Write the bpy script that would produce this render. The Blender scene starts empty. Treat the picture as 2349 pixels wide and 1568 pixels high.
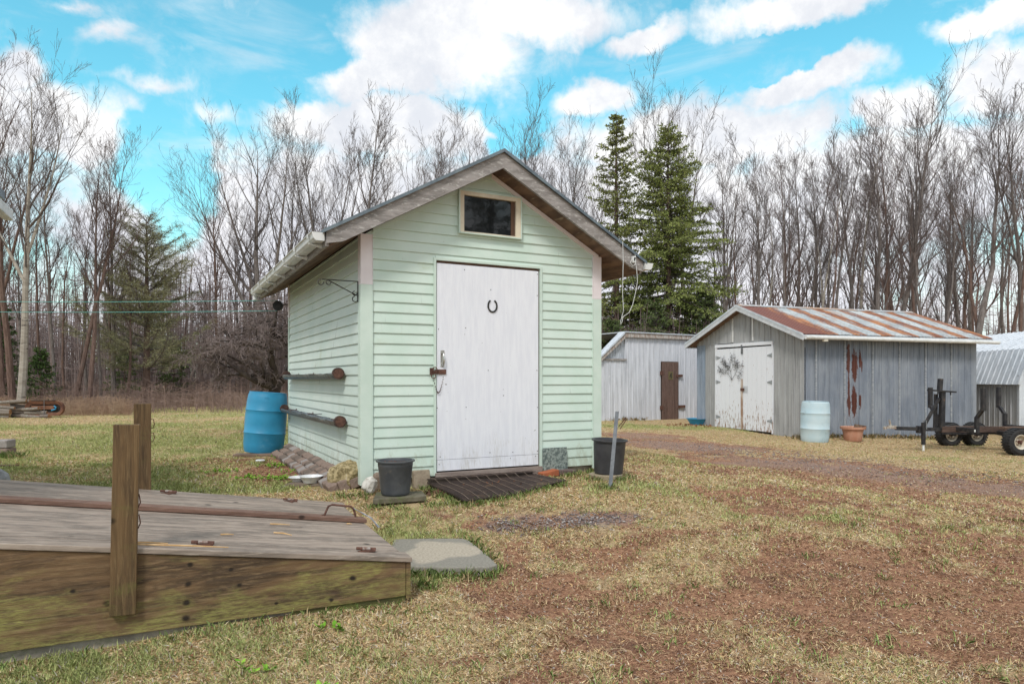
import bpy, math, random
import numpy as np
from mathutils import Vector, Matrix
from math import radians, sin, cos, pi
S = bpy.context.scene
# ---------------------------------------------------------------- camera
cam = bpy.data.cameras.new('camera'); cam.lens = 24; cam.sensor_width = 36; cam.shift_y = 0.0361
cam.clip_start = 0.05; cam.clip_end = 2000
camo = bpy.data.objects.new('camera', cam); S.collection.objects.link(camo)
CZ = 1.3
camo.location = (0, 0, CZ); camo.rotation_euler = (radians(90), 0, 0); S.camera = camo
S.render.resolution_x = 1024; S.render.resolution_y = 683
S.view_settings.view_transform = 'Standard'; S.view_settings.look = 'None'
S.view_settings.exposure = 0.46; S.view_settings.gamma = 1
# ---------------------------------------------------------------- sun
SUN_EL, SUN_AZ = radians(48), radians(197)      # azimuth clockwise from +Y
sd = Vector((sin(SUN_AZ)*cos(SUN_EL), cos(SUN_AZ)*cos(SUN_EL), sin(SUN_EL)))
sl = bpy.data.lights.new('sun', 'SUN'); sl.energy = 1.6; sl.angle = radians(11); sl.color = (1, .96, .9)
so = bpy.data.objects.new('sun', sl); S.collection.objects.link(so); so.location = (0, -5, 20)
so.rotation_euler = (-sd).to_track_quat('-Z', 'Y').to_euler()
# ---------------------------------------------------------------- node helpers
class N:
    def __init__(s, nt): s.nt = nt; s.l = nt.links; s.n = nt.nodes
    def _in(s, sock, v):
        if v is None: return
        if hasattr(v, 'is_linked') or isinstance(v, bpy.types.NodeSocket): s.l.new(v, sock)
        else:
            try: sock.default_value = v
            except Exception: sock.default_value = tuple(v)+(1,)
    def node(s, t, ins=None, **kw):
        n = s.n.new(t)
        for k, v in kw.items(): setattr(n, k, v)
        for k, v in (ins or {}).items(): s._in(n.inputs[k], v)
        return n
    def math(s, op, a, b=None, c=None, clamp=False):
        n = s.node('ShaderNodeMath', {0: a, 1: b, 2: c}, operation=op); n.use_clamp = clamp; return n.outputs[0]
    def mix(s, f, a, b, blend='MIX'):
        n = s.node('ShaderNodeMix', {0: f}, data_type='RGBA', blend_type=blend)
        s._in(n.inputs[6], a); s._in(n.inputs[7], b); return n.outputs[2]
    def noise(s, v, scale, detail=4, rough=.55, dist=0):
        n = s.node('ShaderNodeTexNoise', {'Scale': scale, 'Detail': detail, 'Roughness': rough, 'Distortion': dist})
        if v is not None: s.l.new(v, n.inputs['Vector'])
        return n.outputs[0]
    def ramp(s, f, a, b, lo=0., hi=1.):
        n = s.node('ShaderNodeMapRange', {0: f, 1: a, 2: b, 3: lo, 4: hi}, interpolation_type='SMOOTHSTEP'); return n.outputs[0]
    def mapping(s, v, scale=(1, 1, 1), loc=(0, 0, 0), rot=(0, 0, 0), typ='POINT'):
        n = s.node('ShaderNodeMapping', {'Location': loc, 'Rotation': rot, 'Scale': scale}, vector_type=typ)
        s.l.new(v, n.inputs[0]); return n.outputs[0]
# ---------------------------------------------------------------- world
W = bpy.data.worlds.new('World'); S.world = W; W.use_nodes = True
w = N(W.node_tree); w.n.clear()
sky = w.node('ShaderNodeTexSky', sky_type='NISHITA', sun_disc=False, sun_elevation=SUN_EL, sun_rotation=SUN_AZ, air_density=1.0, dust_density=.6, ozone_density=1.5)
geo = w.node('ShaderNodeTexCoord').outputs['Generated']
sx = w.node('ShaderNodeSeparateXYZ'); w.l.new(geo, sx.inputs[0]); X, Y, Z = sx.outputs
az = w.math('ARCTAN2', X, Y); el = w.math('ARCSINE', Z)
ce = w.node('ShaderNodeCombineXYZ', {0: az, 1: el, 2: 0}).outputs[0]
wn = w.node('ShaderNodeTexNoise', {'Scale': 7., 'Detail': 6., 'Roughness': .6}); w.l.new(geo, wn.inputs['Vector'])
off = w.node('ShaderNodeVectorMath', {0: wn.outputs['Color'], 1: (.5, .5, .5)}, operation='SUBTRACT').outputs[0]
off = w.node('ShaderNodeVectorMath', {0: off, 'Scale': .11}, operation='SCALE').outputs[0]
cv = w.node('ShaderNodeVectorMath', {0: ce, 1: off}, operation='ADD').outputs[0]
def vae(px, py):
    a = math.atan((px-1174)/1565); e = math.atan((868.6-py)/1565*cos(a)); return a, e
# cloud banks: centre, half width, half height (in the photograph's 2348 px frame, turned into compass angles), tilt
BL = [(1000, 110, 300, 105, 0), (820, 185, 260, 50, 0), (1180, 40, 330, 75, 0), (1460, 90, 120, 42, 8), (1850, 15, 290, 60, 0), (2300, 35, 180, 50, 0),
      (1380, 225, 112, 52, 0), (1850, 190, 200, 58, 6), (2060, 250, 170, 60, 0), (2300, 190, 190, 105, 0), (215, 75, 100, 30, 30, .35), (320, 195, 150, 26, 12, .35),
      (30, 180, 90, 90, 0), (60, 60, 60, 30, 0, .25), (330, 270, 130, 60, 0, .4), (120, 300, 300, 90, 0), (1560, 330, 420, 100, 0), (2150, 380, 500, 110, 0),
      (900, 300, 330, 95, 0), (520, 265, 110, 35, 0, .4), (1174, 560, 1700, 250, 0), (1174, 720, 1900, 260, 0), (150, 10, 80, 22, 0, .3), (700, 440, 260, 90, 0), (1900, 480, 800, 160, 0)]
acc = None
for px, py, rx, ry, t, *am in BL:
    a, e = vae(px, py); a2, _ = vae(px+rx, py); a1, _ = vae(px-rx, py); _, e2 = vae(px, py-ry); _, e1 = vae(px, py+ry)
    m = w.mapping(cv, scale=((a2-a1)/2*1.15, max(.01, (e2-e1)/2)*1.2, 1), loc=(a, e, 0), rot=(0, 0, radians(t)), typ='TEXTURE')
    ln = w.node('ShaderNodeVectorMath', {0: m}, operation='LENGTH').outputs['Value']
    q = w.math('SUBTRACT', 1, ln)
    if am: q = w.math('MULTIPLY', q, am[0])
    acc = q if acc is None else w.math('MAXIMUM', acc, q)
for px, py, rx, ry in ((400, 400, 100, 170), (620, 120, 190, 95), (1720, 135, 190, 40), (480, 60, 160, 60), (1180, 262, 55, 40), (1160, 330, 60, 40)):
    a, e = vae(px, py); a2, _ = vae(px+rx, py); a1, _ = vae(px-rx, py); _, e2 = vae(px, py-ry); _, e1 = vae(px, py+ry)
    m = w.mapping(cv, scale=((a2-a1)/2*1.2, (e2-e1)/2*1.2, 1), loc=(a, e, 0), typ='TEXTURE')
    ln = w.node('ShaderNodeVectorMath', {0: m}, operation='LENGTH').outputs['Value']
    acc = w.math('SUBTRACT', acc, w.math('MULTIPLY', w.math('SUBTRACT', 1, ln, clamp=True), 1.3))
outv = w.math('MAXIMUM', w.ramp(w.math('ABSOLUTE', az), .75, .95), w.ramp(el, .55, .8))
acc = w.math('MAXIMUM', acc, w.math('MULTIPLY', outv, .42))  # unseen cloud added outside the view, keeps the sky light a neutral white
fine = w.noise(geo, 11, 9, .62, .3)
dens = w.math('ADD', acc, w.math('MULTIPLY', w.math('SUBTRACT', fine, .5), 1.15))
cm = w.ramp(dens, .0, .50)
wisp = w.ramp(w.noise(w.mapping(geo, scale=(1.5, 1.5, 5)), 3.2, 8, .6, .6), .5, .8, 0, .45)
cm = w.math('MAXIMUM', cm, wisp)
tint = w.mix(w.ramp(el, .05, .42), (1.15, 1.65, 1.2, 1), (.85, 1.85, 1.5, 1))
skc = w.mix(1.0, sky.outputs[0], tint, 'MULTIPLY')
bgA = w.node('ShaderNodeBackground', {0: skc, 1: .118})
low = w.ramp(el, .12, .36)
ccol = w.mix(w.ramp(w.noise(geo, 7, 8, .65), .36, .60), (.74, .77, .83, 1), (1.0, 1.0, 1.0, 1))
ccol = w.mix(low, w.mix(.5, (.78, .78, .86, 1), ccol), ccol)
bgB = w.node('ShaderNodeBackground', {0: ccol, 1: .80})
mx = w.node('ShaderNodeMixShader'); w.l.new(cm, mx.inputs[0]); w.l.new(bgA.outputs[0], mx.inputs[1]); w.l.new(bgB.outputs[0], mx.inputs[2])
wo = w.node('ShaderNodeOutputWorld'); w.l.new(mx.outputs[0], wo.inputs[0])
# ---------------------------------------------------------------- scene helpers
COL = S.collection
def prop(o, label=None, cat=None, group=None, kind=None):
    if label: o['label'] = label
    if cat: o['category'] = cat
    if group: o['group'] = group
    if kind: o['kind'] = kind
    return o
def empty(name, loc, rz=0, label=None, cat=None, group=None):
    o = bpy.data.objects.new(name, None); COL.objects.link(o); o.empty_display_size = .1
    o.location = loc; o.rotation_euler = (0, 0, rz); return prop(o, label, cat, group)
def copy_tree(o, parent=None):
    c = o.copy(); COL.objects.link(c); c.parent = parent
    for ch in list(o.children): copy_tree(ch, c)
    return c
class MB:
    def __init__(s): s.v = []; s.f = []; s.sm = False
    def add(s, vs, fs):
        b = len(s.v); s.v += [tuple(q) for q in vs]; s.f += [tuple(i+b for i in f) for f in fs]; return s
    def box(s, x0, x1, y0, y1, z0, z1, M=None):
        vs = [Vector(p) for p in ((x0, y0, z0), (x1, y0, z0), (x1, y1, z0), (x0, y1, z0), (x0, y0, z1), (x1, y0, z1), (x1, y1, z1), (x0, y1, z1))]
        if M is not None: vs = [M @ q for q in vs]
        return s.add(vs, [(0, 3, 2, 1), (4, 5, 6, 7), (0, 1, 5, 4), (1, 2, 6, 5), (2, 3, 7, 6), (3, 0, 4, 7)])
    def hexa(s, pts):   # 8 points, bottom ring then top ring
        return s.add(pts, [(0, 3, 2, 1), (4, 5, 6, 7), (0, 1, 5, 4), (1, 2, 6, 5), (2, 3, 7, 6), (3, 0, 4, 7)])
    def bar(s, p, q, a, b, up=(0, 0, 1)):
        p = Vector(p); q = Vector(q); d = (q-p).normalized(); u = Vector(up)
        if abs(d.dot(u)) > .98: u = Vector((1, 0, 0))
        r = d.cross(u).normalized(); u = r.cross(d).normalized(); r *= a/2; u *= b/2
        return s.hexa([p-r-u, p+r-u, q+r-u, q-r-u, p-r+u, p+r+u, q+r+u, q-r+u])
    def tube(s, pts, rad, n=8, cap=True):
        pts = [Vector(p) for p in pts]
        if not hasattr(rad, '__len__'): rad = [rad]*len(pts)
        b = len(s.v); ref = None
        for i, p in enumerate(pts):
            d = (pts[min(i+1, len(pts)-1)]-pts[max(i-1, 0)]).normalized()
            if ref is None:
                ref = d.cross(Vector((0, 0, 1)))
                if ref.length < .05: ref = d.cross(Vector((1, 0, 0)))
            r = (ref - d*ref.dot(d)).normalized(); ref = r; u = d.cross(r)
            for k in range(n):
                a = 2*pi*k/n; s.v.append(tuple(p + (r*cos(a)+u*sin(a))*rad[i]))
        for i in range(len(pts)-1):
            for k in range(n):
                s.f.append((b+i*n+k, b+i*n+(k+1) % n, b+(i+1)*n+(k+1) % n, b+(i+1)*n+k))
        if cap:
            s.f.append(tuple(b+k for k in reversed(range(n)))); s.f.append(tuple(b+(len(pts)-1)*n+k for k in range(n)))
        return s
    def lathe(s, prof, n=28, cx=0, cy=0, wob=0, seed=0):
        b = len(s.v); R = random.Random(seed); ph = R.random()*6
        for r, z in prof:
            for k in range(n):
                a = 2*pi*k/n; rr = r*(1+wob*sin(2*a+ph)); s.v.append((cx+rr*cos(a), cy+rr*sin(a), z))
        for i in range(len(prof)-1):
            for k in range(n): s.f.append((b+i*n+k, b+i*n+(k+1) % n, b+(i+1)*n+(k+1) % n, b+(i+1)*n+k))
        if prof[0][0] > .001: s.f.append(tuple(b+k for k in reversed(range(n))))
        if prof[-1][0] > .001: s.f.append(tuple(b+(len(prof)-1)*n+k for k in range(n)))
        return s
    def poly(s, pts, h):   # vertical prism over a polygon given as (x,y,z)
        n = len(pts); lo = [(x, y, z-h) for x, y, z in pts]
        return s.add(lo+list(pts), [tuple(reversed(range(n))), tuple(range(n, 2*n))]+[(i, (i+1) % n, n+(i+1) % n, n+i) for i in range(n)])
    def rock(s, r, seed, sq=(1, 1, 1), sub=3, amp=.18, loc=(0, 0, 0)):
        import bmesh
        bm = bmesh.new(); bmesh.ops.create_icosphere(bm, subdivisions=sub, radius=1); R = random.Random(seed)
        ax = [(Vector((R.gauss(0, 1), R.gauss(0, 1), R.gauss(0, 1))).normalized(), R.uniform(.62, .95)) for _ in range(9)]
        from mathutils import noise
        for v in bm.verts:
            p = v.co.copy()
            for a, d in ax:
                q = p.dot(a)
                if q > d: p -= a*(q-d)*.85
            p *= 1+amp*(noise.noise(p*1.7+Vector((seed, 0, 0))))+amp*.35*noise.noise(p*6)
            v.co = p
        bm.verts.ensure_lookup_table()
        vs = [(loc[0]+v.co.x*r*sq[0], loc[1]+v.co.y*r*sq[1], loc[2]+v.co.z*r*sq[2]) for v in bm.verts]; fs = [tuple(v.index for v in f.verts) for f in bm.faces]
        bm.free(); return s.add(vs, fs)
    def build(s, name, m, parent=None, smooth=False, loc=None, rz=0, bevel=0, label=None, M=None):
        me = bpy.data.meshes.new(name); me.from_pydata(s.v, [], s.f); me.update()
        if smooth: me.shade_smooth()
        if m: me.materials.append(m)
        o = bpy.data.objects.new(name, me); COL.objects.link(o); o.parent = parent
        if M is not None: o.matrix_local = M
        if loc is not None: o.location = loc; o.rotation_euler = (0, 0, rz)
        if bevel:
            b = o.modifiers.new('bevel', 'BEVEL'); b.width = bevel; b.segments = 2; b.limit_method = 'ANGLE'
        if smooth and not bevel:
            try: me.set_sharp_from_angle(angle=radians(40))
            except Exception: pass
        if label: o['label'] = label
        return o
def npmesh(name, V, F, mat, col=None, parent=None, smooth=False):
    """V (n,3), F (m,k)"""
    me = bpy.data.meshes.new(name); k = F.shape[1]
    me.vertices.add(len(V)); me.vertices.foreach_set('co', V.astype(np.float32).ravel())
    me.loops.add(F.size); me.loops.foreach_set('vertex_index', F.astype(np.int32).ravel())
    me.polygons.add(len(F)); me.polygons.foreach_set('loop_start', np.arange(0, F.size, k, dtype=np.int32))
    me.update(calc_edges=True)
    if col is not None:
        a = me.color_attributes.new('Col', 'FLOAT_COLOR', 'POINT')
        c4 = np.ones((len(V), 4), np.float32); c4[:, :3] = col; a.data.foreach_set('color', c4.ravel())
    if mat: me.materials.append(mat)
    if smooth: me.shade_smooth()
    o = bpy.data.objects.new(name, me); COL.objects.link(o); o.parent = parent; return o
# ---------------------------------------------------------------- materials
MC = {}
def mat(name, c1, c2=None, scale=4, rough=.8, stretch=(1, 1, 1), bump=0, bscale=60, c3=None, t3=(.6, .7), s3=3, st3=(1, 1, 1), metal=0, lo=.35, hi=.65, spec=.3, grain=None):
    if name in MC: return MC[name]
    m = bpy.data.materials.new(name); m.use_nodes = True; g = N(m.node_tree); b = g.n['Principled BSDF']
    co = g.node('ShaderNodeTexCoord').outputs['Object']
    v = g.mapping(co, scale=stretch); n1 = g.noise(v, scale, 6, .6)
    c = g.mix(g.ramp(n1, lo, hi), tuple(c1)+(1,), tuple(c2 or c1)+(1,))
    if grain:
        gn = g.noise(v, scale*6, 5, .7); c = g.mix(g.ramp(gn, .52, .72, 0, grain), c, (c1[0]*.3, c1[1]*.28, c1[2]*.26, 1))
    if c3:
        n3 = g.noise(g.mapping(co, scale=st3), s3, 7, .65); c = g.mix(g.ramp(n3, t3[0], t3[1]), c, tuple(c3)+(1,))
    g.l.new(c, b.inputs['Base Color']); b.inputs['Roughness'].default_value = rough; b.inputs['Metallic'].default_value = metal
    b.inputs['Specular IOR Level'].default_value = spec
    if bump:
        bn = g.noise(v, bscale, 5, .6); bp = g.node('ShaderNodeBump', {'Strength': bump, 'Distance': .01, 'Height': bn}); g.l.new(bp.outputs[0], b.inputs['Normal'])
    MC[name] = m; return m
def attrmat(name, rough=.9, trans=0):
    m = bpy.data.materials.new(name); m.use_nodes = True; g = N(m.node_tree); b = g.n['Principled BSDF']
    a = g.node('ShaderNodeAttribute', attribute_name='Col').outputs['Color']; g.l.new(a, b.inputs['Base Color'])
    b.inputs['Roughness'].default_value = rough; b.inputs['Specular IOR Level'].default_value = .15
    return m
m_sid = mat('mint vinyl siding', (.545, .665, .59), (.61, .71, .65), 2.2, .5, bump=.05, bscale=90, c3=(.45, .52, .36), t3=(.60, .86), s3=2.4, st3=(1, 1, 2.2))
m_sidL = mat('mint vinyl siding side', (.57, .665, .615), (.63, .705, .66), 1.6, .5, bump=.05, bscale=90, c3=(.48, .54, .42), t3=(.58, .84), s3=1.8, st3=(1, 1, .5))
m_trimG = mat('mint trim', (.55, .66, .59), (.61, .71, .645), 5, .45)
m_trimP = mat('faded pinkish white trim', (.75, .68, .70), (.80, .74, .76), 5, .5)
m_fascia = mat('weathered grey board', (.36, .33, .32), (.22, .20, .19), 2, .85, stretch=(1.5, 1, 9), bump=.6, bscale=30, c3=(.50, .48, .46), t3=(.54, .66), s3=14, st3=(1, 1, 3), grain=.5)
m_soffit = mat('damp brown soffit boards', (.21, .13, .085), (.10, .06, .045), 2.6, .8, stretch=(5, 1, 2), bump=.4, bscale=30, c3=(.32, .24, .16), t3=(.58, .72), s3=4, st3=(4, 1, 4), grain=.5)
m_roofD = mat('slate blue roof edge', (.10, .13, .16), (.17, .21, .24), 8, .45, bump=.2)
m_dark = mat('dark gap', (.02, .018, .016), (.035, .03, .026), 5, .9)
m_door = mat('lavender white painted plywood', (.74, .75, .82), (.80, .81, .87), 3, .6, stretch=(8, 1, 1), bump=.35, bscale=20)
m_glass = None
m_cream = mat('cream window trim', (.74, .66, .52), (.60, .52, .42), 6, .6, bump=.2)
m_white = mat('white painted metal', (.72, .72, .72), (.60, .61, .60), 6, .45, c3=(.42, .42, .38), t3=(.55, .8), s3=7)
m_rust = mat('rusty iron', (.085, .042, .033), (.15, .075, .055), 30, .85, bump=.4)
m_black = mat('black iron', (.02, .02, .02), (.04, .038, .036), 20, .5)
m_galv = mat('galvanised metal', (.15, .16, .17), (.26, .27, .28), 14, .45, metal=.5, c3=(.20, .10, .07), t3=(.58, .68), s3=12)
m_chrome = mat('worn chrome', (.6, .6, .58), (.45, .44, .40), 20, .25, metal=.9)
def doorstain(m):
    g = N(m.node_tree); b = g.n['Principled BSDF']; src = b.inputs['Base Color'].links[0].from_socket
    co = g.node('ShaderNodeTexCoord').outputs['Object']; sep = g.node('ShaderNodeSeparateXYZ'); g.l.new(co, sep.inputs[0])
    zz = g.ramp(sep.outputs[2], .35, 1.15, .25, 0)
    n = g.noise(g.mapping(co, scale=(26, 1, 4)), 3, 6, .65); n2 = g.noise(g.mapping(co, scale=(5, 1, 2)), 1.2, 4, .6)
    f = g.ramp(g.math('ADD', g.math('MULTIPLY', n, .55), g.math('ADD', g.math('MULTIPLY', n2, .5), zz)), .70, .98, 0, .5)
    c = g.mix(f, src, (.34, .30, .22, 1))
    s = g.noise(co, 26, 2, .5); c = g.mix(g.ramp(s, .76, .78, 0, .8), c, (.12, .10, .10, 1)); g.l.new(c, b.inputs['Base Color'])
doorstain(m_door)
def splash(m):
    g = N(m.node_tree); b = g.n['Principled BSDF']; src = b.inputs['Base Color'].links[0].from_socket
    co = g.node('ShaderNodeTexCoord').outputs['Object']; sep = g.node('ShaderNodeSeparateXYZ'); g.l.new(co, sep.inputs[0])
    n = g.noise(g.mapping(co, scale=(2, 2, 1)), 4, 7, .75); f = g.ramp(g.math('ADD', n, g.ramp(sep.outputs[2], .30, .85, .22, -.05)), .58, .82, 0, .5); c = g.mix(f, src, (.33, .33, .22, 1))
    r = g.noise(g.mapping(co, scale=(14, 14, .9)), 2.2, 5, .7); c = g.mix(g.ramp(r, .60, .78, 0, .28), c, (.42, .45, .36, 1))
    sp = g.noise(co, 34, 2, .5); c = g.mix(g.ramp(sp, .775, .79, 0, .7), c, (.20, .17, .12, 1)); g.l.new(c, b.inputs['Base Color'])
splash(m_sid); splash(m_sidL)
# ---------------------------------------------------------------- value noise in numpy
def vnoise(x, y, seed=0):
    xi = np.floor(x).astype(np.int64); yi = np.floor(y).astype(np.int64); fx = x-xi; fy = y-yi
    fx = fx*fx*(3-2*fx); fy = fy*fy*(3-2*fy)
    def h(a, b):
        n = (a*374761393+b*668265263+seed*974634777) & 0xffffffff
        n = ((n ^ (n >> 13))*1274126177) & 0xffffffff; return ((n ^ (n >> 16)) & 0xffff)/65535.
    return (h(xi, yi)*(1-fx)+h(xi+1, yi)*fx)*(1-fy)+(h(xi, yi+1)*(1-fx)+h(xi+1, yi+1)*fx)*fy
def fbm(x, y, s, seed=0, o=4):
    t = 0; a = 1; n = 0
    for i in range(o): t = t+a*vnoise(x*s, y*s, seed+i*17); n += a; a *= .55; s *= 2.03
    return t/n
def sstep(a, b, x): t = np.clip((x-a)/(b-a), 0, 1); return t*t*(3-2*t)
# ---------------------------------------------------------------- terrain
CP = np.array([(0, 0, 0), (2, 2.5, 0), (-2.3, 3.1, -.01), (-.6, 3.9, .0), (.8, 4, .0), (3, 4, 0), (-4, 4, .05), (-1.41, 6.43, .30), (-1.1, 5.75, .25), (-.72, 5.93, .25),
    (-.43, 6.2, .24), (.5, 6.7, .28), (.99, 7.0, .28), (.93, 6.55, .25), (1.2, 7.5, .29), (-1.8, 6.9, .24), (-2.1, 6.9, .20), (-3.2, 9.5, .2), (-3.66, 10, .19), (-2.7, 8.2, .2),
    (-5, 7, .14), (-5, 12, .2), (-8, 12, .16), (-12, 20, .08), (-15, 23, .06), (-9, 30, .1), (0, 34, .1), (-3, 14, .25), (5.1, 19.1, .03), (6.5, 15.2, -.02), (11.5, 16.9, -.17),
    (8, 13.5, -.1), (9.4, 12.7, -.12), (10.5, 12.6, -.13), (4.6, 21, .05), (2.5, 20, .08), (3, 10, .08), (5, 8, -.02), (7, 7, -.06), (2, 5.5, .1), (12, 10, -.18), (20, 20, -.2), (20, 40, -.2),
    (-20, 40, 0), (0, 60, .1), (60, 60, 0), (-60, 60, 0), (0, 200, 0), (-1.3, 4.6, .06), (-.2, 4.8, .03), (-.5, 5.15, .045), (-.85, 5.0, .05), (-.5, 4.5, .02), (-.15, 5.2, .05), (-2, 5.6, .17), (-3, 5.5, .15), (1.5, 9.5, .27), (-2.8, 10.2, .28), (-.5, 8.5, .3)])
def ground_z(x, y):
    x = np.asarray(x, float); y = np.asarray(y, float); sh = x.shape; x = x.ravel(); y = y.ravel(); out = np.zeros(len(x))
    for i in range(0, len(x), 20000):
        d2 = (x[i:i+20000, None]-CP[:, 0])**2+(y[i:i+20000, None]-CP[:, 1])**2
        wt = 1/(d2+.25)**1.7; out[i:i+20000] = (wt*CP[:, 2]).sum(1)/wt.sum(1)
    return out.reshape(sh)
def gz(x, y): return float(ground_z([x], [y])[0])
SHED = (-1.41, 6.426); TH = .478
def w2s(x, y):     # world to green shed frame
    dx = x-SHED[0]; dy = y-SHED[1]; return dx*cos(TH)+dy*sin(TH), -dx*sin(TH)+dy*cos(TH)
def s2w(x, y): return SHED[0]+x*cos(TH)-y*sin(TH), SHED[1]+x*sin(TH)+y*cos(TH)
def blob(x, y, cx, cy, rx, ry, a=0):
    dx = x-cx; dy = y-cy; c = cos(a); s = sin(a); u = (dx*c+dy*s)/rx; v = (-dx*s+dy*c)/ry; return np.exp(-(u*u+v*v))
def masks(x, y):
    """dirt (bare reddish soil), green, gravel, straw brightness"""
    n1 = fbm(x, y, .8, 3); n2 = fbm(x, y, 2.6, 11); n3 = fbm(x, y, .35, 23); n4 = fbm(x, y, 7, 31, 3)
    # worn drive: from between the sheds, bending towards the lower right
    drive = np.maximum.reduce([blob(x, y, 3.1, 12.2, 1.6, 1.5), blob(x, y, 4.2, 9.6, 2.1, 1.1, -.45), blob(x, y, 6.3, 8.0, 2.4, 1.0, -.5), blob(x, y, 8.5, 6.2, 3, 1.6, -.6), blob(x, y, 2.8, 14.5, 1.2, 1.6)])
    worn = np.maximum.reduce([blob(x, y, .35, 4.0, .75, .55, .1), blob(x, y, 1.3, 3.9, 1.1, .6, -.1), blob(x, y, 2.4, 4.3, 1.3, .9), blob(x, y, 2.9, 3.2, 1.1, 1.0), blob(x, y, 4.2, 4.6, 1.5, 1.2), .8*blob(x, y, .6, 3.3, .6, .28), .7*blob(x, y, .9, 4.9, 1., .25)])
    worn = np.maximum.reduce([worn, .8*blob(x, y, 2.4, 3.9, 2.4, 1.3), .78*blob(x, y, 4.6, 6.3, 3.2, 2.0, -.3), .72*blob(x, y, 1.4, 5.0, 1.5, .7), .62*blob(x, y, .8, 2.9, 1.4, .5), .85*blob(x, y, 7, 5.5, 3.4, 2.8), .74*blob(x, y, 3.6, 8.2, 2.6, 1.5, -.4), .7*blob(x, y, 2.6, 6.6, 1.2, .8)])
    gr = np.maximum.reduce([blob(x, y, .0, 5.55, .30, .16), blob(x, y, .62, 5.6, .50, .18), blob(x, y, .3, 5.62, .65, .2)*.8])
    bed = np.maximum.reduce([blob(x, y, -2.75, 7.9, .55, .95, .35), .8*blob(x, y, -3.6, 9.3, .8, .5)])
    dirt = np.maximum.reduce([drive*1.15, worn*1.05, bed*1.1, gr])
    n5 = fbm(x, y, 5.5, 57, 4)
    dirt = sstep(.10, .82, dirt*1.0+(n1-.5)*.8+(n2-.5)*.7+(n5-.5)*1.3)
    dirt = np.maximum(dirt, .6*sstep(.60, .78, n2*.6+n5*.4)*(y < 14))
    green = np.maximum.reduce([.45*(x < -1)*(y > 6.5)*np.ones_like(x), .28*blob(x, y, -1.2, 3.1, 1.6, .8), .4*blob(x, y, .6, 2.4, 1.6, .5), .75*blob(x, y, -.7, 4.9, .6, .8), .7*blob(x, y, -6, 12.5, 5, 2.2), .75*blob(x, y, -8, 8.4, 3, .9), .85*blob(x, y, 4.5, 17.6, 3.5, 1.1, -.1), .6*blob(x, y, 7.5, 11.6, 3, .5),
        .55*blob(x, y, 1., 6.6, .7, .4), .3*blob(x, y, 2, 9, .6, 1.), .45*blob(x, y, -10, 18, 8, 3), .2*blob(x, y, 2.2, 6, 1, .6), .8*blob(x, y, -.3, 6.05, .5, .12, .46)])
    green = sstep(.24, .88, green*.75+.12+(n3-.5)*.9+(n2-.5)*.8)*(1-dirt*.7)
    gravel = np.clip(np.maximum(gr*1.2*sstep(.42, .6, n4), .75*sstep(.45, .9, drive+(n2-.5)*.8)), 0, 1)
    return dirt, green, gravel, n1, n2, n4
def axis(core0, core1, step, lo, hi, gr=1.13):
    c = list(np.arange(core0, core1, step)); s = step; a = c[-1]
    while a < hi: s *= gr; a += s; c.append(a)
    s = step; a = c[0]
    while a > lo: s *= gr; a -= s; c.insert(0, a)
    return np.array(c)
gx = axis(-9, 11, .07, -700, 700); gy = axis(1.6, 15, .07, -60, 1200)
GX, GY = np.meshgrid(gx, gy); GZ = ground_z(GX, GY)
dm, gm, vm, a1, a2, a4 = masks(GX, GY)
GZ = GZ+(a2-.5)*.022+(a4-.5)*.012-.012*dm
nx, ny = len(gx), len(gy); idx = np.arange(nx*ny).reshape(ny, nx)
F = np.stack([idx[:-1, :-1], idx[:-1, 1:], idx[1:, 1:], idx[1:, :-1]], -1).reshape(-1, 4)
mg = bpy.data.materials.new('lawn soil and drive'); mg.use_nodes = True
g = N(mg.node_tree); b = g.n['Principled BSDF']; at = g.node('ShaderNodeAttribute', attribute_name='Col'); sp = g.node('ShaderNodeSeparateColor'); g.l.new(at.outputs['Color'], sp.inputs[0])
co = g.node('ShaderNodeTexCoord').outputs['Object']
nA = g.noise(co, 38, 6, .7); nB = g.noise(co, 9, 5, .6); nC = g.noise(co, 120, 3, .7); nS = g.noise(g.mapping(co, scale=(1, 3, 1), rot=(0, 0, .5)), 55, 4, .7)
straw = g.mix(g.ramp(nS, .36, .62), (.34, .235, .13, 1), (.66, .51, .30, 1))
straw = g.mix(g.ramp(nB, .40, .68, 0, .6), straw, (.30, .19, .10, 1))
grn = g.mix(g.ramp(nA, .35, .65), (.20, .22, .07, 1), (.42, .42, .17, 1))
soil = g.mix(g.ramp(nA, .33, .66), (.22, .105, .065, 1), (.50, .28, .17, 1))
soil = g.mix(g.ramp(g.noise(co, 1.7, 6, .7), .50, .70, 0, .75), soil, (.13, .07, .055, 1))
soil = g.mix(g.ramp(nC, .62, .72, 0, .7), soil, (.42, .30, .20, 1))
grav = g.mix(g.ramp(nC, .35, .65), (.17, .115, .095, 1), (.46, .34, .285, 1))
c = g.mix(g.math('MULTIPLY', sp.outputs[1], .85), straw, grn)
c = g.mix(g.ramp(g.math('ADD', sp.outputs[0], g.math('MULTIPLY', g.math('SUBTRACT', nA, .5), .7)), .3, .7), c, soil)
c = g.mix(g.math('MULTIPLY', sp.outputs[2], .9), c, grav)
g.l.new(c, b.inputs['Base Color']); b.inputs['Roughness'].default_value = .95; b.inputs['Specular IOR Level'].default_value = .1
bp = g.node('ShaderNodeBump', {'Strength': .9, 'Distance': .025, 'Height': g.math('ADD', nA, g.math('MULTIPLY', nC, .5))}); g.l.new(bp.outputs[0], b.inputs['Normal'])
gobj = npmesh('ground', np.stack([GX, GY, GZ], -1).reshape(-1, 3), F, mg, np.stack([dm, gm, vm], -1).reshape(-1, 3), smooth=True)
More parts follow.
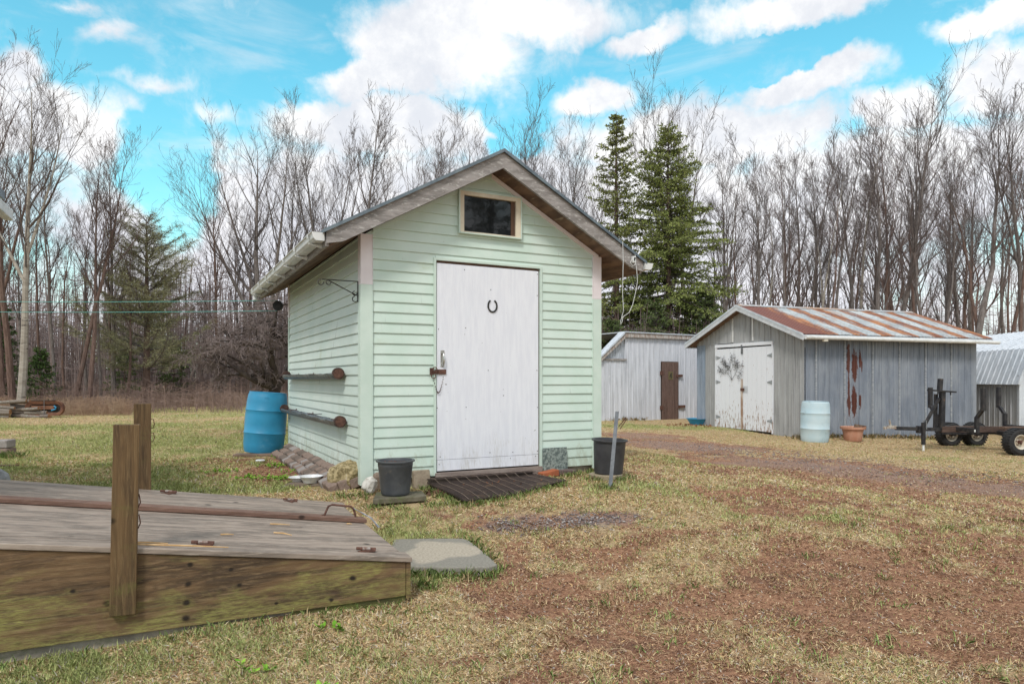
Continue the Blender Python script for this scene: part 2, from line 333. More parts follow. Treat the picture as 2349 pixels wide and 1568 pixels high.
prop(gobj, kind='structure')

# ================================================================ green shed (local x along the front wall, y towards the back, z up)
SW, SL, ZB = 2.683, 3.98, .345
ZR, ZE, SS, OF, OBK = 3.553, 2.599, .392, .283, .29
SLP = (ZR-ZE)/(SW/2+SS)
def zroof(x): return ZR-abs(x-SW/2)*SLP
def gloss(m, f=.04, **k): return m
shed = empty('garden_shed', (SHED[0], SHED[1], 0), TH, 'mint green clapboard shed with a white plywood door and grey gabled roof', 'shed')
def siding_front(y0, sgn, door=True):
    mb = MB(); E = .0996; z = ZB; thick = .150
    def xl(zz): return max(0.0, SW/2-(ZR-thick-zz)/SLP)
    while z < ZR-thick:
        z1 = min(z+E, ZR-thick-.001)
        a0, a1_ = xl(z), xl(z1); b0, b1 = SW-a0, SW-a1_
        segs = [(a0, a1_, b0, b1)]
        if door and z < 2.49:
            segs = [(a0, a1_, .73, .73), (1.915, 1.915, b0, b1)]
        if door and z < 2.49 < z1: segs.append((.73, .73, 1.915, 1.915))
        R = random.Random(int(z*100)); ns = []
        for (p0, p1, q0, q1) in segs:
            if q0-p0 > 1.2 or R.random() < .12: c_ = p0+(q0-p0)*R.choice((.3, .5, .62, .8)); ns += [(p0, p1, c_, c_, 0), (c_, c_, q0, q1, .0018)]
            else: ns.append((p0, p1, q0, q1, 0))
        gap = 2 if (door and z < 2.49 < z1) else -9
        for si, (p0, p1, q0, q1, jo) in enumerate(ns):
            zz0 = z
            yo0 = y0-sgn*(.016+jo); yo1 = y0-sgn*.003; ym = y0-sgn*(.015+jo)
            zz0 = 2.485 if (gap > 0 and p0 >= .73 and q0 <= 1.915) else z
            mb.add([(p0, yo0, zz0), (q0, yo0, zz0), (q0, ym, zz0+.012), (p0, ym, zz0+.012), (p1, yo1, z1), (q1, yo1, z1), (p0, y0, zz0), (q0, y0, zz0)],
                   [(0, 1, 2, 3), (3, 2, 5, 4), (6, 7, 1, 0)])
        z += E
    return mb
def siding_side(x0, sgn):
    mb = MB(); E = .0996; z = ZB; top = zroof(0)-.152
    R = random.Random(5)
    while z < top:
        z1 = min(z+E, top)
        cuts = sorted([0, SL]+[R.uniform(.5, 3.4) for _ in range(R.choice([0, 1, 1]))])
        for i in range(len(cuts)-1):
            e = .0015*(i % 2); p, q = cuts[i], cuts[i+1]
            xo0 = x0-sgn*(.016+e); xo1 = x0-sgn*.003; xm = x0-sgn*(.015+e)
            mb.add([(xo0, p, z), (xo0, q, z), (xm, q, z+.012), (xm, p, z+.012), (xo1, p, z1), (xo1, q, z1), (x0, p, z), (x0, q, z)],
                   [(0, 3, 2, 1), (3, 4, 5, 2), (6, 0, 1, 7)])
        z += E
    return mb
siding_front(0, 1).build('front_wall', m_sid, shed)
siding_front(SL, -1, False).build('back_wall', m_sid, shed)
siding_side(0, 1).build('side_wall', m_sidL, shed); siding_side(SW, -1).build('side_wall', m_sidL, shed)
mb = MB(); t = .16     # inner core behind the siding, recessed; coloured dark for the shade in gaps
mb.add([(.01, .05, .36), (SW-.01, .05, .36), (SW-.01, .05, zroof(0)-t), (SW/2, .05, ZR-t), (.01, .05, zroof(0)-t),
        (.01, SL-.02, .36), (SW-.01, SL-.02, .36), (SW-.01, SL-.02, zroof(0)-t), (SW/2, SL-.02, ZR-t), (.01, SL-.02, zroof(0)-t)],
       [(0, 1, 2, 3, 4), (9, 8, 7, 6, 5), (0, 4, 9, 5), (1, 6, 7, 2), (0, 5, 6, 1), (4, 3, 8, 9), (3, 2, 7, 8)])
mb.build('wall_core', m_dark, shed)
m_conc = mat('mossy concrete', (.22, .20, .17), (.36, .33, .28), 6, .9, bump=.5, bscale=30, c3=(.12, .15, .06), t3=(.56, .72), s3=5)
MB().box(.05, SW-.05, .03, .2, .05, .36).box(.05, SW-.05, SL-.2, SL-.03, .05, .36).box(.05, .2, .2, SL-.2, .05, .36).box(SW-.2, SW-.05, .2, SL-.2, .05, .36).build('foundation', m_conc, shed)
MB().box(.72, 1.93, -.05, .03, .29, .372).build('threshold', mat('worn grey sill', (.22, .17, .15), (.33, .27, .24), 5, .9, stretch=(1, 6, 6), bump=.5, grain=.5), shed)
# corner posts: green below, pinkish white above
for (cx, sg) in ((0, -1), (SW, 1)):
    for (z0, z1, m) in ((.30, 2.19, m_trimG), (2.19, zroof(0)-.15, m_trimP)):
        x0, x1 = (-.022, .095) if sg < 0 else (SW-.095, SW+.022)
        mb = MB().box(x0, x1, -.024, -.0, z0, z1)
        xs = (-.022, -.0) if sg < 0 else (SW, SW+.022)
        mb.box(xs[0], xs[1], 0, .075, z0, z1)
        mb.box((x1-.006) if sg < 0 else x0, x1 if sg < 0 else x0+.006, -.030, -.024, z0, z1)
        mb.build('corner_trim', m, shed, bevel=.003)
    for (z0, z1, m) in ((.30, 2.19, m_trimG), (2.19, zroof(0)-.15, m_trimP)):
        xs = (-.022, .08) if sg < 0 else (SW-.08, SW+.022)
        MB().box(xs[0], xs[1], SL, SL+.024, z0, z1).box(*((-.022, 0) if sg < 0 else (SW, SW+.022)), SL-.05, SL, z0, z1).build('corner_trim', m, shed)
# roof: deck, soffit, fascias
def roofslab(x0, x1, y0, y1, top, bot, split=True):
    mb = MB()
    for (a, bb) in ((x0, SW/2), (SW/2, x1)):
        mb.hexa([(a, y0, zroof(a)+bot), (bb, y0, zroof(bb)+bot), (bb, y1, zroof(bb)+bot), (a, y1, zroof(a)+bot),
                 (a, y0, zroof(a)+top), (bb, y0, zroof(bb)+top), (bb, y1, zroof(bb)+top), (a, y1, zroof(a)+top)])
    return mb
XE0, XE1 = -SS, SW+SS
rf = roofslab(XE0-.03, XE1+.03, -OF-.03, SL+OBK+.02, .028, 0).build('roof', m_roofD, shed)
mb = MB()
for k in range(11):
    xx = XE0+.1+k*.32
    if abs(xx-SW/2) > .1: mb.hexa([(xx-.02, -OF-.032, zroof(xx-.02)+.028), (xx+.02, -OF-.032, zroof(xx+.02)+.028), (xx+.02, SL+OBK, zroof(xx+.02)+.028), (xx-.02, SL+OBK, zroof(xx-.02)+.028),
        (xx-.012, -OF-.032, zroof(xx)+.046), (xx+.012, -OF-.032, zroof(xx)+.044), (xx+.012, SL+OBK, zroof(xx)+.044), (xx-.012, SL+OBK, zroof(xx)+.046)])
MB().hexa([(XE0-.035, -OF-.038, ZE-.024), (SW/2, -OF-.038, ZR-.004), (SW/2, -OF-.030, ZR-.004), (XE0-.035, -OF-.030, ZE-.024),
           (XE0-.035, -OF-.038, ZE+.006), (SW/2, -OF-.038, ZR+.030), (SW/2, -OF-.030, ZR+.030), (XE0-.035, -OF-.030, ZE+.006)]
   ).hexa([(SW/2, -OF-.038, ZR-.004), (XE1+.035, -OF-.038, ZE-.024), (XE1+.035, -OF-.030, ZE-.024), (SW/2, -OF-.030, ZR-.004),
           (SW/2, -OF-.038, ZR+.030), (XE1+.035, -OF-.038, ZE+.006), (XE1+.035, -OF-.030, ZE+.006), (SW/2, -OF-.030, ZR+.030)]).build('drip_edge', m_roofD, shed)
sof = roofslab(XE0+.025, XE1-.025, -OF+.022, SL+OBK-.02, -.128, -.142)
sof.build('soffit', m_soffit, shed)
def rake(x0, x1, y0, y1):
    def cut(x, h): return max(zroof(x)-h, ZE-.108)
    n = 12; mb = MB(); xs = [x0+(x1-x0)*i/n for i in range(n+1)]
    for i in range(n):
        a, c_ = xs[i], xs[i+1]
        mb.hexa([(a, y0, cut(a, .158)), (c_, y0, cut(c_, .158)), (c_, y1, cut(c_, .158)), (a, y1, cut(a, .158)), (a, y0, zroof(a)-.003), (c_, y0, zroof(c_)-.003), (c_, y1, zroof(c_)-.003), (a, y1, zroof(a)-.003)])
    return mb
rake(XE0, SW/2, -OF-.01, -OF+.02).build('rake_board', m_fascia, shed)
rake(SW/2, XE1, -OF-.01, -OF+.02).build('rake_board', m_fascia, shed)
rake(XE0, SW/2, SL+OBK-.02, SL+OBK+.01).build('rake_board', m_fascia, shed); rake(SW/2, XE1, SL+OBK-.02, SL+OBK+.01).build('rake_board', m_fascia, shed)
for x0, x1 in ((XE0-.002, XE0+.024), (XE1-.024, XE1+.002)):
    MB().box(x0, x1, -OF+.02, SL+OBK-.02, ZE-.128, ZE-.008).build('eave_board', m_fascia, shed)
# pale strip where siding meets the right-hand soffit
MB().hexa([(SW/2, -.026, ZR-.19), (SW-.02, -.026, zroof(SW-.02)-.19), (SW-.02, -.0, zroof(SW-.02)-.19), (SW/2, 0, ZR-.19),
           (SW/2, -.026, ZR-.145), (SW-.02, -.026, zroof(SW-.02)-.145), (SW-.02, 0, zroof(SW-.02)-.145), (SW/2, 0, ZR-.145)]).build('gable_trim', m_trimP, shed)
MB().hexa([(.1, -.024, zroof(.1)-.18), (SW/2, -.024, ZR-.18), (SW/2, 0, ZR-.18), (.1, 0, zroof(.1)-.18),
           (.1, -.024, zroof(.1)-.145), (SW/2, -.024, ZR-.145), (SW/2, 0, ZR-.145), (.1, 0, zroof(.1)-.145)]).build('gable_trim', m_trimG, shed)
# door
MB().box(.708, .733, -.026, .02, .345, 2.497).box(1.914, 1.94, -.026, .02, .345, 2.497).box(.733, 1.914, -.026, .02, 2.475, 2.497).build('door_frame', m_trimG, shed)
MB().box(.733, .738, .005, .03, .35, 2.47).box(1.903, 1.914, .005, .03, .35, 2.47).box(.738, 1.903, .005, .03, 2.455, 2.475).build('door_gap', mat('raw brown jamb', (.10, .055, .04), (.17, .10, .07), 9, .9), shed)
door = MB().box(.744, 1.898, -.012, .012, .50, 2.448).build('door', m_door, shed)
MB().box(.746, 1.896, -.014, .012, .388, .4965).build('kick_board', m_door, door)
R = random.Random(3); nail0 = None
for zz in (.46, .53, 1.0, 1.4, 1.8, 2.2, 2.42):
    for xx in (.765, 1.05, 1.32, 1.58, 1.875):
        if R.random() < .6:
            px, pz = xx+R.uniform(-.02, .02), zz+R.uniform(-.02, .02)
            if nail0 is None: nail0 = MB().tube([(0, -.0035, 0), (0, .003, 0)], .0045, 6).build('nail', m_black, door); o = nail0
            else: o = nail0.copy(); COL.objects.link(o); o.parent = door
            o.location = (px, -.013, pz)
hd = MB().box(.782, .822, -.017, -.012, 1.42, 1.585).build('pull_plate', m_chrome, door)
MB().tube([(.803, -.014, 1.565), (.803, -.035, 1.555), (.803, -.052, 1.52), (.803, -.052, 1.47), (.803, -.035, 1.435), (.803, -.014, 1.425)], .008, 8).build('pull_handle', m_chrome, hd, smooth=True)
hs = MB().box(.735, .838, -.024, -.015, 1.347, 1.395).box(.668, .72, -.0245, -.016, 1.343, 1.409).box(.712, .75, -.030, -.0245, 1.352, 1.392).tube([(.705, -.03, 1.375), (.705, -.05, 1.375)], .006, 6).build('hasp', m_rust, door)
def torus(cx, cy, cz, r, t, n=14, rx=1, rz=1, M=None):
    return [(cx+r*rx*cos(2*pi*k/n), cy, cz+r*rz*sin(2*pi*k/n)) for k in range(n+1)]
MB().tube(torus(.712, -.04, 1.39, .026, 0), .0045, 6, False).tube(torus(.70, -.035, 1.33, .022, 0, rz=1.2), .004, 6, False).build('ring_clip', m_rust, hs, smooth=True)
mb = MB(); n = 26
for k in range(n):
    u = k/n; xx = .705+.105*u; zz = 1.31-.165*sin(pi*u)**.8*(1) + .04*u
    d = .006 if k % 2 else 0
    mb.tube([(xx-.004, -.03+d, zz), (xx, -.034+d, zz+.006), (xx+.004, -.03+d, zz), (xx, -.026+d, zz-.006), (xx-.004, -.03+d, zz)], .0022, 5, False)
mb.build('chain', m_rust, hs)
# window in the gable
mb = MB(); wx0, wx1, wz0, wz1 = .980, 1.668, 2.772, 3.188
win = mb.box(wx0-.012, wx0, -.052, .0, wz0-.012, wz1+.012).box(wx1, wx1+.012, -.052, 0, wz0-.012, wz1+.012).box(wx0, wx1, -.052, 0, wz1, wz1+.012).box(wx0-.0, wx1+.0, -.06, 0, wz0-.012, wz0).build('window', m_trimG, shed)
MB().box(wx0, wx0+.045, -.048, .0, wz0, wz1).box(wx1-.055, wx1, -.048, 0, wz0, wz1).box(wx0+.045, wx1-.055, -.048, 0, wz1-.038, wz1).box(wx0+.045, wx1-.055, -.048, 0, wz0, wz0+.014).build('frame', m_cream, win, bevel=.003)
MB().box(wx1-.105, wx1-.057, -.022, -.0195, wz0+.016, wz1-.04).build('brown_jamb', mat('brown jamb', (.12, .065, .04), (.08, .045, .03), 8, .7), win)
gm_ = bpy.data.materials.new('dark window glass'); gm_.use_nodes = True; gg = N(gm_.node_tree); bb = gg.n['Principled BSDF']
gco = gg.node('ShaderNodeTexCoord').outputs['Object']
bb.inputs['Base Color'].default_value = (.012, .014, .016, 1); bb.inputs['Roughness'].default_value = .03; bb.inputs['Specular IOR Level'].default_value = .5
gb = gg.node('ShaderNodeBump', {'Strength': .12, 'Distance': .002, 'Height': gg.noise(gco, 14, 3, .5)}); gg.l.new(gb.outputs[0], bb.inputs['Normal'])
m_glass = gm_
MB().box(wx0+.046, wx1-.056, -.018, -.012, wz0+.015, wz1-.039).build('glass', m_glass, win)
# gutters
def gutter(x_in, sgn, y0, y1, z):
    prof = [(0, .0), (0, -.072), (.075, -.072), (.098, -.05), (.105, -.012), (.118, -.004), (.118, .002), (.112, .002), (.100, -.006), (.092, -.046), (.073, -.066), (.006, -.066), (.006, 0)]
    mb = MB(); n = len(prof)
    vs = [(x_in+sgn*a, y, z+b_) for y in (y0, y1) for a, b_ in prof]
    mb.add(vs, [(i, (i+1) % n, n+(i+1) % n, n+i) for i in range(n)])
    for yy in (y0, y1):
        q = [(0, 0), (0, -.072), (.075, -.072), (.098, -.05), (.112, 0)]
        mb.add([(x_in+sgn*a, yy-.004, z+b_) for a, b_ in q]+[(x_in+sgn*a, yy+.004, z+b_) for a, b_ in q], [(0, 1, 2, 3, 4), (9, 8, 7, 6, 5)]+[(i, (i+1) % 5, 5+(i+1) % 5, 5+i) for i in range(5)])
    return mb
gut = gutter(XE0-.012, -1, -OF+.03, SL+OBK-.02, ZE-.012).build('gutter', m_white, shed)
for k in range(7):
    y = -.1+k*.68
    MB().box(XE0-.132, XE0-.008, y-.012, y+.012, ZE-.022, ZE-.010).box(XE0-.134, XE0-.126, y-.018, y+.018, ZE-.05, ZE-.01).box(XE0-.120, XE0-.004, y-.012, y+.012, ZE-.096, ZE-.0855).hexa([(XE0-.112, y-.012, ZE-.0965), (XE0-.002, y-.012, ZE-.125), (XE0-.002, y+.012, ZE-.125), (XE0-.112, y+.012, ZE-.0965), (XE0-.112, y-.012, ZE-.0855), (XE0-.002, y-.012, ZE-.0857), (XE0-.002, y+.012, ZE-.0857), (XE0-.112, y+.012, ZE-.0855)]).build('bracket', m_white, gut)
MB().tube([(XE0-.06, SL+.2, ZE-.08), (XE0-.06, SL+.2, ZE-.15)], .035, 10).build('outlet', m_white, gut)
gut2 = gutter(XE1+.012, 1, -OF-.03, SL+OBK-.02, ZE-.012).build('gutter', m_white, shed)
# ---------------------------------------------------------------- things fixed to or hung on the shed (own objects, placed in world space)
def on_shed(x, y, z): a, b_ = s2w(x, y); return (a, b_, z)
def thing_on(name, x, y, z, label, cat, group=None): return empty(name, on_shed(x, y, z), TH, label, cat, group)
pts = []
for k in range(17):
    a = radians(-58+ (360-64)*k/16+ 152-0) if False else radians(118+ (304)*k/16)
    pts.append((.050*cos(a)*(1.0), 0, .062*sin(a)))
mb = MB(); n = len(pts)
for i in range(n-1):
    p, q = Vector(pts[i]), Vector(pts[i+1]); mb.bar(p, q+(q-p)*.12, .017, .008, up=(0, 1, 0))
hs_ = mb.build('horseshoe', m_black, loc=on_shed(1.353, -.018, 2.052), rz=TH, bevel=.002); prop(hs_, 'dark iron horseshoe nailed to the white shed door', 'horseshoe')
# hanging basket bracket, sticks out sideways from the left corner
mb = MB(); mb.tube([(-.026, .06, 2.225), (-.026, .06, 2.03)], .006, 6).tube([(-.026, .06, 2.222), (-.36, .06, 2.222)], .005, 6).tube([(-.026, .06, 2.085), (-.30, .06, 2.215)], .005, 6)
for cx_, cz_, r_ in ((-.37, 2.197, .026), (-.30, 2.197, .022), (-.052, 2.055, .026), (-.055, 2.11, .020)):
    mb.tube([(cx_+r_*cos(a), .06, cz_+r_*sin(a)) for a in [pi/2+4.9*k/10 for k in range(11)]], .0045, 6)
o = mb.build('basket_bracket', m_black, loc=(SHED[0], SHED[1], 0), rz=TH); prop(o, 'thin black scrolled plant bracket on the shed corner under the eave', 'bracket')
# two half-round metal troughs
for i, (z, ya, yb, lab) in enumerate(((1.355, .58, 3.78, 'upper of two rusty half-round gutter troughs fixed along the green side wall'), (.872, .50, 3.95, 'lower of two rusty half-round gutter troughs, its far end before the blue barrel'))):
    t_ = thing_on('metal_trough', 0, 0, 0, lab, 'trough', 'troughs on the shed wall')
    mb = MB(); r = .060; cx_ = -.085; ny_ = 26; na = 10; R = random.Random(i+4)
    for ring in (r, r-.004):
        for j in range(ny_+1):
            y = ya+(yb-ya)*j/ny_; e = 1+ .10*sin(j*.9+i)+R.uniform(-.05, .05)
            for k in range(na+1):
                a = pi+pi*k/na; ed = e if k in (0, na) else 1
                mb.v.append((cx_+ring*cos(a)*ed, y, z+ring*sin(a)+(R.uniform(-.006, .006) if k in (0, na) else 0)))
    st = (ny_+1)*(na+1)
    for s_ in (0, 1):
        for j in range(ny_):
            for k in range(na):
                q = s_*st+j*(na+1)+k; f = (q, q+1, q+na+2, q+na+1); mb.f.append(f if s_ else f[::-1])
    for j in range(ny_):
        for k in (0, na): q = j*(na+1)+k; mb.f.append((q, q+na+1, st+q+na+1, st+q))
    mb.build('channel', m_galv, t_, smooth=True)
    for ye, sg in ((ya, -1), (yb, 1)):
        e_ = MB().tube([(cx_, ye, z), (cx_, ye-sg*.05, z)], .060, 20).build('end_cap', mat('dark rusted cap', (.055, .032, .028), (.10, .058, .046), 25, .8, bump=.4), t_, smooth=True)
        MB().tube([(cx_, ye+sg*.004, z), (cx_, ye+sg*.0005, z)], .047, 20).build('cap_rim', m_rust, e_)
    for yy in (ya+.4, (ya+yb)/2, yb-.6):
        MB().box(-.085, -.012, yy-.012, yy+.012, z+.002, z+.008).box(-.020, -.014, yy-.012, yy+.012, z-.05, z+.02).build('wall_strap', m_rust, t_)
    if i: MB().tube([(-.135, 1.9, z+.012), (-.05, 1.55, z+.03)], .004, 5).build('twig', m_black, t_)
# clothes line pulley and line
pl = empty('line_pulley', (-3.42, 9.98, 2.37), 0, 'dark clothes line pulley hung at the back corner of the green shed', 'pulley')
MB().tube([(0, -.012, 0), (0, .012, 0)], .075, 18).build('wheel', m_black, pl, smooth=True)
MB().tube([(0, 0, 0), (.10, 0, .015), (.19, -.02, .02)], .009, 6).box(-.012, .05, -.022, .022, -.012, .012).build('hook_arm', m_black, pl)
m_line = mat('teal coated line', (.10, .45, .42), (.14, .50, .46), 5, .5)
cl = empty('clothes_line', (-9.3, 10.25, 0), 0, 'double teal clothes line running from the pulley out to the left', 'clothes line')
for z0, z1 in ((2.475, 2.445), (2.32, 2.295)):
    n = 12; MB().tube([(5.86*k/n, -.27*k/n, z0+(z1-z0)*k/n-.02*sin(pi*k/n)) for k in range(n+1)], .0032, 5).build('line', m_line, cl)
MB().tube([(-.05, 0, gz(-9.3, 10.25)-.1), (-.05, 0, 2.7)], .05, 10).build('pole', m_fascia, cl)
# solar lamp head on the roof edge, socket and cord on the rake board
sp_ = empty('solar_panel', on_shed(SW+.02, -.02, zroof(SW)+.03), TH, 'small square cream solar panel tilted on the right slope of the shed roof', 'solar panel')
MP = Matrix.Translation((0, 0, .085)) @ Matrix.Rotation(radians(42), 4, 'Y') @ Matrix.Rotation(radians(8), 4, 'X')
m_creamp = mat('yellowed plastic', (.66, .58, .38), (.72, .64, .44), 8, .5)
MB().box(-.055, .055, -.006, .006, -.055, .055, MP).build('panel_back', m_creamp, sp_, bevel=.002)
MB().tube([(0, 0, -.04), (0, 0, .06)], .008, 6).build('stem', m_creamp, sp_)
mb = MB()
for a, b_ in (((-.045, 0), (.045, 0)), ((0, -.045), (0, .045)), ((-.04, -.04), (.04, .04))): mb.tube([MP @ Vector((a[0], -.008, a[1])), MP @ Vector((b_[0], -.008, b_[1]))], .002, 5)
mb.build('rib', m_creamp, sp_)
pb = empty('junction_box', on_shed(SW+.245, -OF-.02, ZE+.0), TH, 'little white plastic box on the right end of the grey rake board', 'socket box')
MB().box(-.022, .022, -.03, .0, -.028, .045).build('box', m_white, pb, bevel=.004)
MB().box(-.008, .004, -.034, -.030, -.005, .03).box(.008, .014, -.034, -.030, .012, .03).build('marking', m_black, pb)
MB().tube([(-.03, -.02, .01), (-.05, -.02, -.03), (-.02, -.02, -.06), (.01, -.02, -.05), (.02, -.02, -.02)], .004, 6).build('coil', m_white, pb)
x0 = SW+.085; zt = zroof(SW+.08)+.02
P_ = [(x0, -OF-.05, zt), (x0+.003, -OF-.055, zt-.2), (x0-.006, -OF-.055, zt-.55), (x0+.006, -OF-.055, zt-.75), (x0-.01, -OF-.055, zt-.80), (x0-.03, -OF-.055, zt-.86), (x0-.03, -OF-.055, zt-.90), (x0-.01, -OF-.055, zt-.87), (x0-.005, -OF-.055, zt-.83), (x0+.02, -OF-.055, zt-.80),
      (x0+.0, -OF-.055, zt-.825), (x0-.02, -OF-.055, zt-.83), (x0+.03, -OF-.055, zt-.80), (x0+.08, -OF-.055, zt-.77), (x0+.13, -OF-.055, zt-.68), (x0+.175, -OF-.055, zt-.52), (x0+.195, -OF-.055, zt-.42), (x0+.185, -OF-.055, zt-.30), (x0+.172, -OF-.055, zt-.22), (x0+.17, -OF-.045, zt-.13)]
o = MB().tube(P_, .003, 6).build('power_cord', m_white, loc=(SHED[0], SHED[1], 0), rz=TH, smooth=True); prop(o, 'loose white cord hanging in a knotted loop off the right eave', 'cord')
# ================================================================ small things round the shed
def at_ground(x, y, dz=0): return (x, y, gz(x, y)+dz)
m_pot = mat('dull black nursery plastic', (.035, .035, .040), (.055, .055, .060), 7, .45, spec=.4, c3=(.11, .11, .11), t3=(.62, .75), s3=10)
m_potg = mat('dark grey nursery plastic', (.060, .065, .075), (.085, .09, .10), 7, .45, spec=.4, c3=(.14, .13, .12), t3=(.6, .75), s3=9)
m_soil = mat('dry potting soil', (.10, .045, .03), (.20, .09, .06), 40, .95, bump=1)
m_brickO = mat('orange brick', (.42, .13, .06), (.32, .10, .05), 12, .9, bump=.5)
m_brickD = mat('dark purple brick', (.12, .085, .08), (.18, .13, .12), 12, .9, bump=.5)
def litter(mb, cx, cy, z, r, n, seed, s=.012):
    R = random.Random(seed)
    for _ in range(n):
        a = R.uniform(0, 6.28); q = r*R.random()**.5; p = Vector((cx+q*cos(a), cy+q*sin(a), z+R.uniform(0, .012))); d = Vector((R.gauss(0, 1), R.gauss(0, 1), R.gauss(0, .5))).normalized()*s*R.uniform(.5, 1.6)
        mb.bar(p, p+d, s*.35, s*.15)
    return mb
def pot(name, loc, rt, rb, h, m, lip, label, tilt=(0, 0)):
    t_ = empty(name, loc, 0, label, 'plant pot'); t_.rotation_euler = (radians(tilt[0]), radians(tilt[1]), 0)
    MB().lathe([(0, .004), (rb*.86, .004), (rb*.9, 0), (rb, .012), (rb+.10*(rt-rb), h*.1), (rb+.85*(rt-rb), h*.82), (rt*.985, h*.83), (rt*.99, h*.90), (rt*1.0, h*.96), (rt+lip, h*.962), (rt+lip, h), (rt-.004, h), (rt-.012, h*.93), (rt*.93, h*.84), (0, h*.84)], 40, wob=.012, seed=int(rt*1000)).build('tub', m, t_, smooth=True)
    mb = MB().lathe([(rt*.94, h*.86), (rt*.5, h*.885), (0, h*.89)], 24, wob=.05); litter(mb, 0, 0, h*.885, rt*.85, 160, 3).build('soil', m_soil, t_)
    return t_
pad = MB().poly([(-.20, -.17, 0), (.25, -.04, 0), (.21, .24, 0), (-.20, .22, 0)], .045)
pd = pad.build('paving_slab', mat('dark mossy slab', (.10, .09, .06), (.17, .15, .11), 8, .9, bump=.5, c3=(.09, .11, .04), t3=(.5, .7), s3=5), loc=(-1.0, 5.97, gz(-1, 5.97)+.055), rz=.12, bevel=.006); prop(pd, 'mossy square slab under the grey pot at the shed corner', 'slab')
pot('plant_pot', (-1.03, 6.03, gz(-1, 5.97)+.056), .157, .125, .305, m_potg, .016, 'large grey plastic pot of soil on a mossy slab left of the door')
pp = MB().lathe([(.17, -.03), (.172, .012), (.168, .016), (0, .016)], 24).build('pot_saucer', mat('tan stone disc', (.28, .23, .16), (.36, .30, .22), 8, .9), loc=at_ground(.97, 7.08, .03)); prop(pp, 'flat tan disc in the grass under the black pot', 'disc')
pot('plant_pot', (1.005, 7.12, gz(.98, 7.1)+.046), .170, .150, .355, m_pot, .020, 'tall black plastic pot of soil by the right corner of the green shed', (1.5, 2))
# metal stake leaning in front of the black pot
a = Vector(at_ground(.925, 6.50, -.08)); b_ = Vector((1.02, 6.63, .985))
st_ = empty('metal_stake', a, 0, 'leaning galvanised fence stake in front of the black pot', 'stake')
mb = MB(); mb.bar((0, 0, 0), b_-a, .034, .006, up=(0, 1, 0)); mb.bar(Vector((.016, .016, 0)), b_-a+Vector((.016, .016, 0)), .006, .034, up=(0, 1, 0)); mb.build('post', mat('dull galvanised post', (.15, .16, .18), (.24, .25, .27), 9, .5, metal=.3), st_)
mb = MB(); q = b_-a+Vector((.02, 0, -.13))
for k in range(5): mb.bar(q+Vector((.012*k, 0, .018*k)), q+Vector((.012*k+.02, 0, .018*k-.01)), .008, .004)
mb.bar(q+Vector((-.005, 0, -.02)), q+Vector((.065, 0, .07)), .006, .008).bar(q+Vector((.01, 0, -.04)), q+Vector((.07, 0, .05)), .006, .008); mb.build('bracket', m_rust, st_)
# mat of woven wire / rubber at the door
mt = empty('door_mat', (SHED[0], SHED[1], 0), TH, 'dark wire-laced slat mat lying on the grass before the white door', 'mat')
mb = MB(); mbw = MB(); m_matr = mat('dark wet rubber slats', (.045, .032, .028), (.08, .055, .045), 12, .6, c3=(.16, .10, .06), t3=(.6, .72), s3=6, bump=.3)
def matp(u, v):   # u along the door, v outwards
    x = .60+1.19*u+.05*v; y = -.06-(.86-.27*u)*v
    wx, wy = s2w(x, y); z = gz(wx, wy)+.035+.03*(1-v)**2+.012*sin(5*u+2*v)
    if v < .12: z = max(z, .33)
    return Vector((x, y, z))
for k in range(30):
    v = k/29; pts = [matp(u/12, v) for u in range(13)]; R = random.Random(k)
    for i in range(12): mb.bar(pts[i], pts[i+1]+(pts[i+1]-pts[i])*.04, .011, .009)
mb.build('slat', m_matr, mt)
for k in range(11):
    u = .04+k*.093; pts = [matp(min(1, u+.03*sin(v/9*pi)), v/9)+Vector((0, 0, .006)) for v in range(10)]; mbw.tube(pts, .0022, 5)
mbw.build('lacing_wire', mat('dull brown wire', (.26, .21, .17), (.18, .13, .10), 20, .6), mt)
MB().add([tuple(matp(i/10, j/8)-Vector((0, 0, .012))) for j in range(9) for i in range(11)], [(j*11+i, j*11+i+1, (j+1)*11+i+1, (j+1)*11+i) for j in range(8) for i in range(10)]).build('backing', mat('black dirt backing', (.03, .022, .018), (.06, .045, .035), 20, .95), mt)
# tile, bricks, blocks
def block(name, x, y, sx_, sy_, sz, m, label, cat='brick', rz=TH, dz=0, tilt=None, bev=.006, z=None):
    mb = MB().box(-sx_/2, sx_/2, -sy_/2, sy_/2, 0, sz)
    wx, wy = s2w(x, y); o = mb.build(name, m, loc=(wx, wy, (gz(wx, wy) if z is None else z)+dz), bevel=bev)
    o.rotation_euler = (tilt[0] if tilt else 0, tilt[1] if tilt else 0, rz); return prop(o, label, cat)
block('stone_tile', 2.088, -.055, .298, .014, .245, mat('speckled grey green tile', (.10, .125, .12), (.26, .30, .28), 40, .6, lo=.42, hi=.58), 'grey speckled square tile leaning on the siding right of the door', 'tile', dz=.0, z=.318, tilt=(-.08, 0), bev=.002)
block('orange_brick', 1.965, -.12, .21, .1, .065, m_brickO, 'bright orange brick at the right foot of the white door', rz=TH+.12, z=.265, tilt=(0, -.12))
block('dark_brick', 2.18, -.105, .205, .1, .065, m_brickD, 'dark brown brick under the speckled tile', rz=TH-.03, z=.262)
block('concrete_block', .56, -.09, .17, .07, .20, mat('rough tan block', (.24, .19, .14), (.33, .27, .20), 14, .95, bump=1, bscale=40), 'rough tan block leaning on the wall behind the grey pot', 'block', dz=-.02, tilt=(-.2, 0), bev=.012)
block('round_stone', .125, -.09, .1, .09, .19, mat('brown stone', (.17, .13, .10), (.26, .20, .16), 12, .95, bump=1), 'brown upright stone between the shed corner and the grey pot', 'stone', dz=-.02, bev=.04)
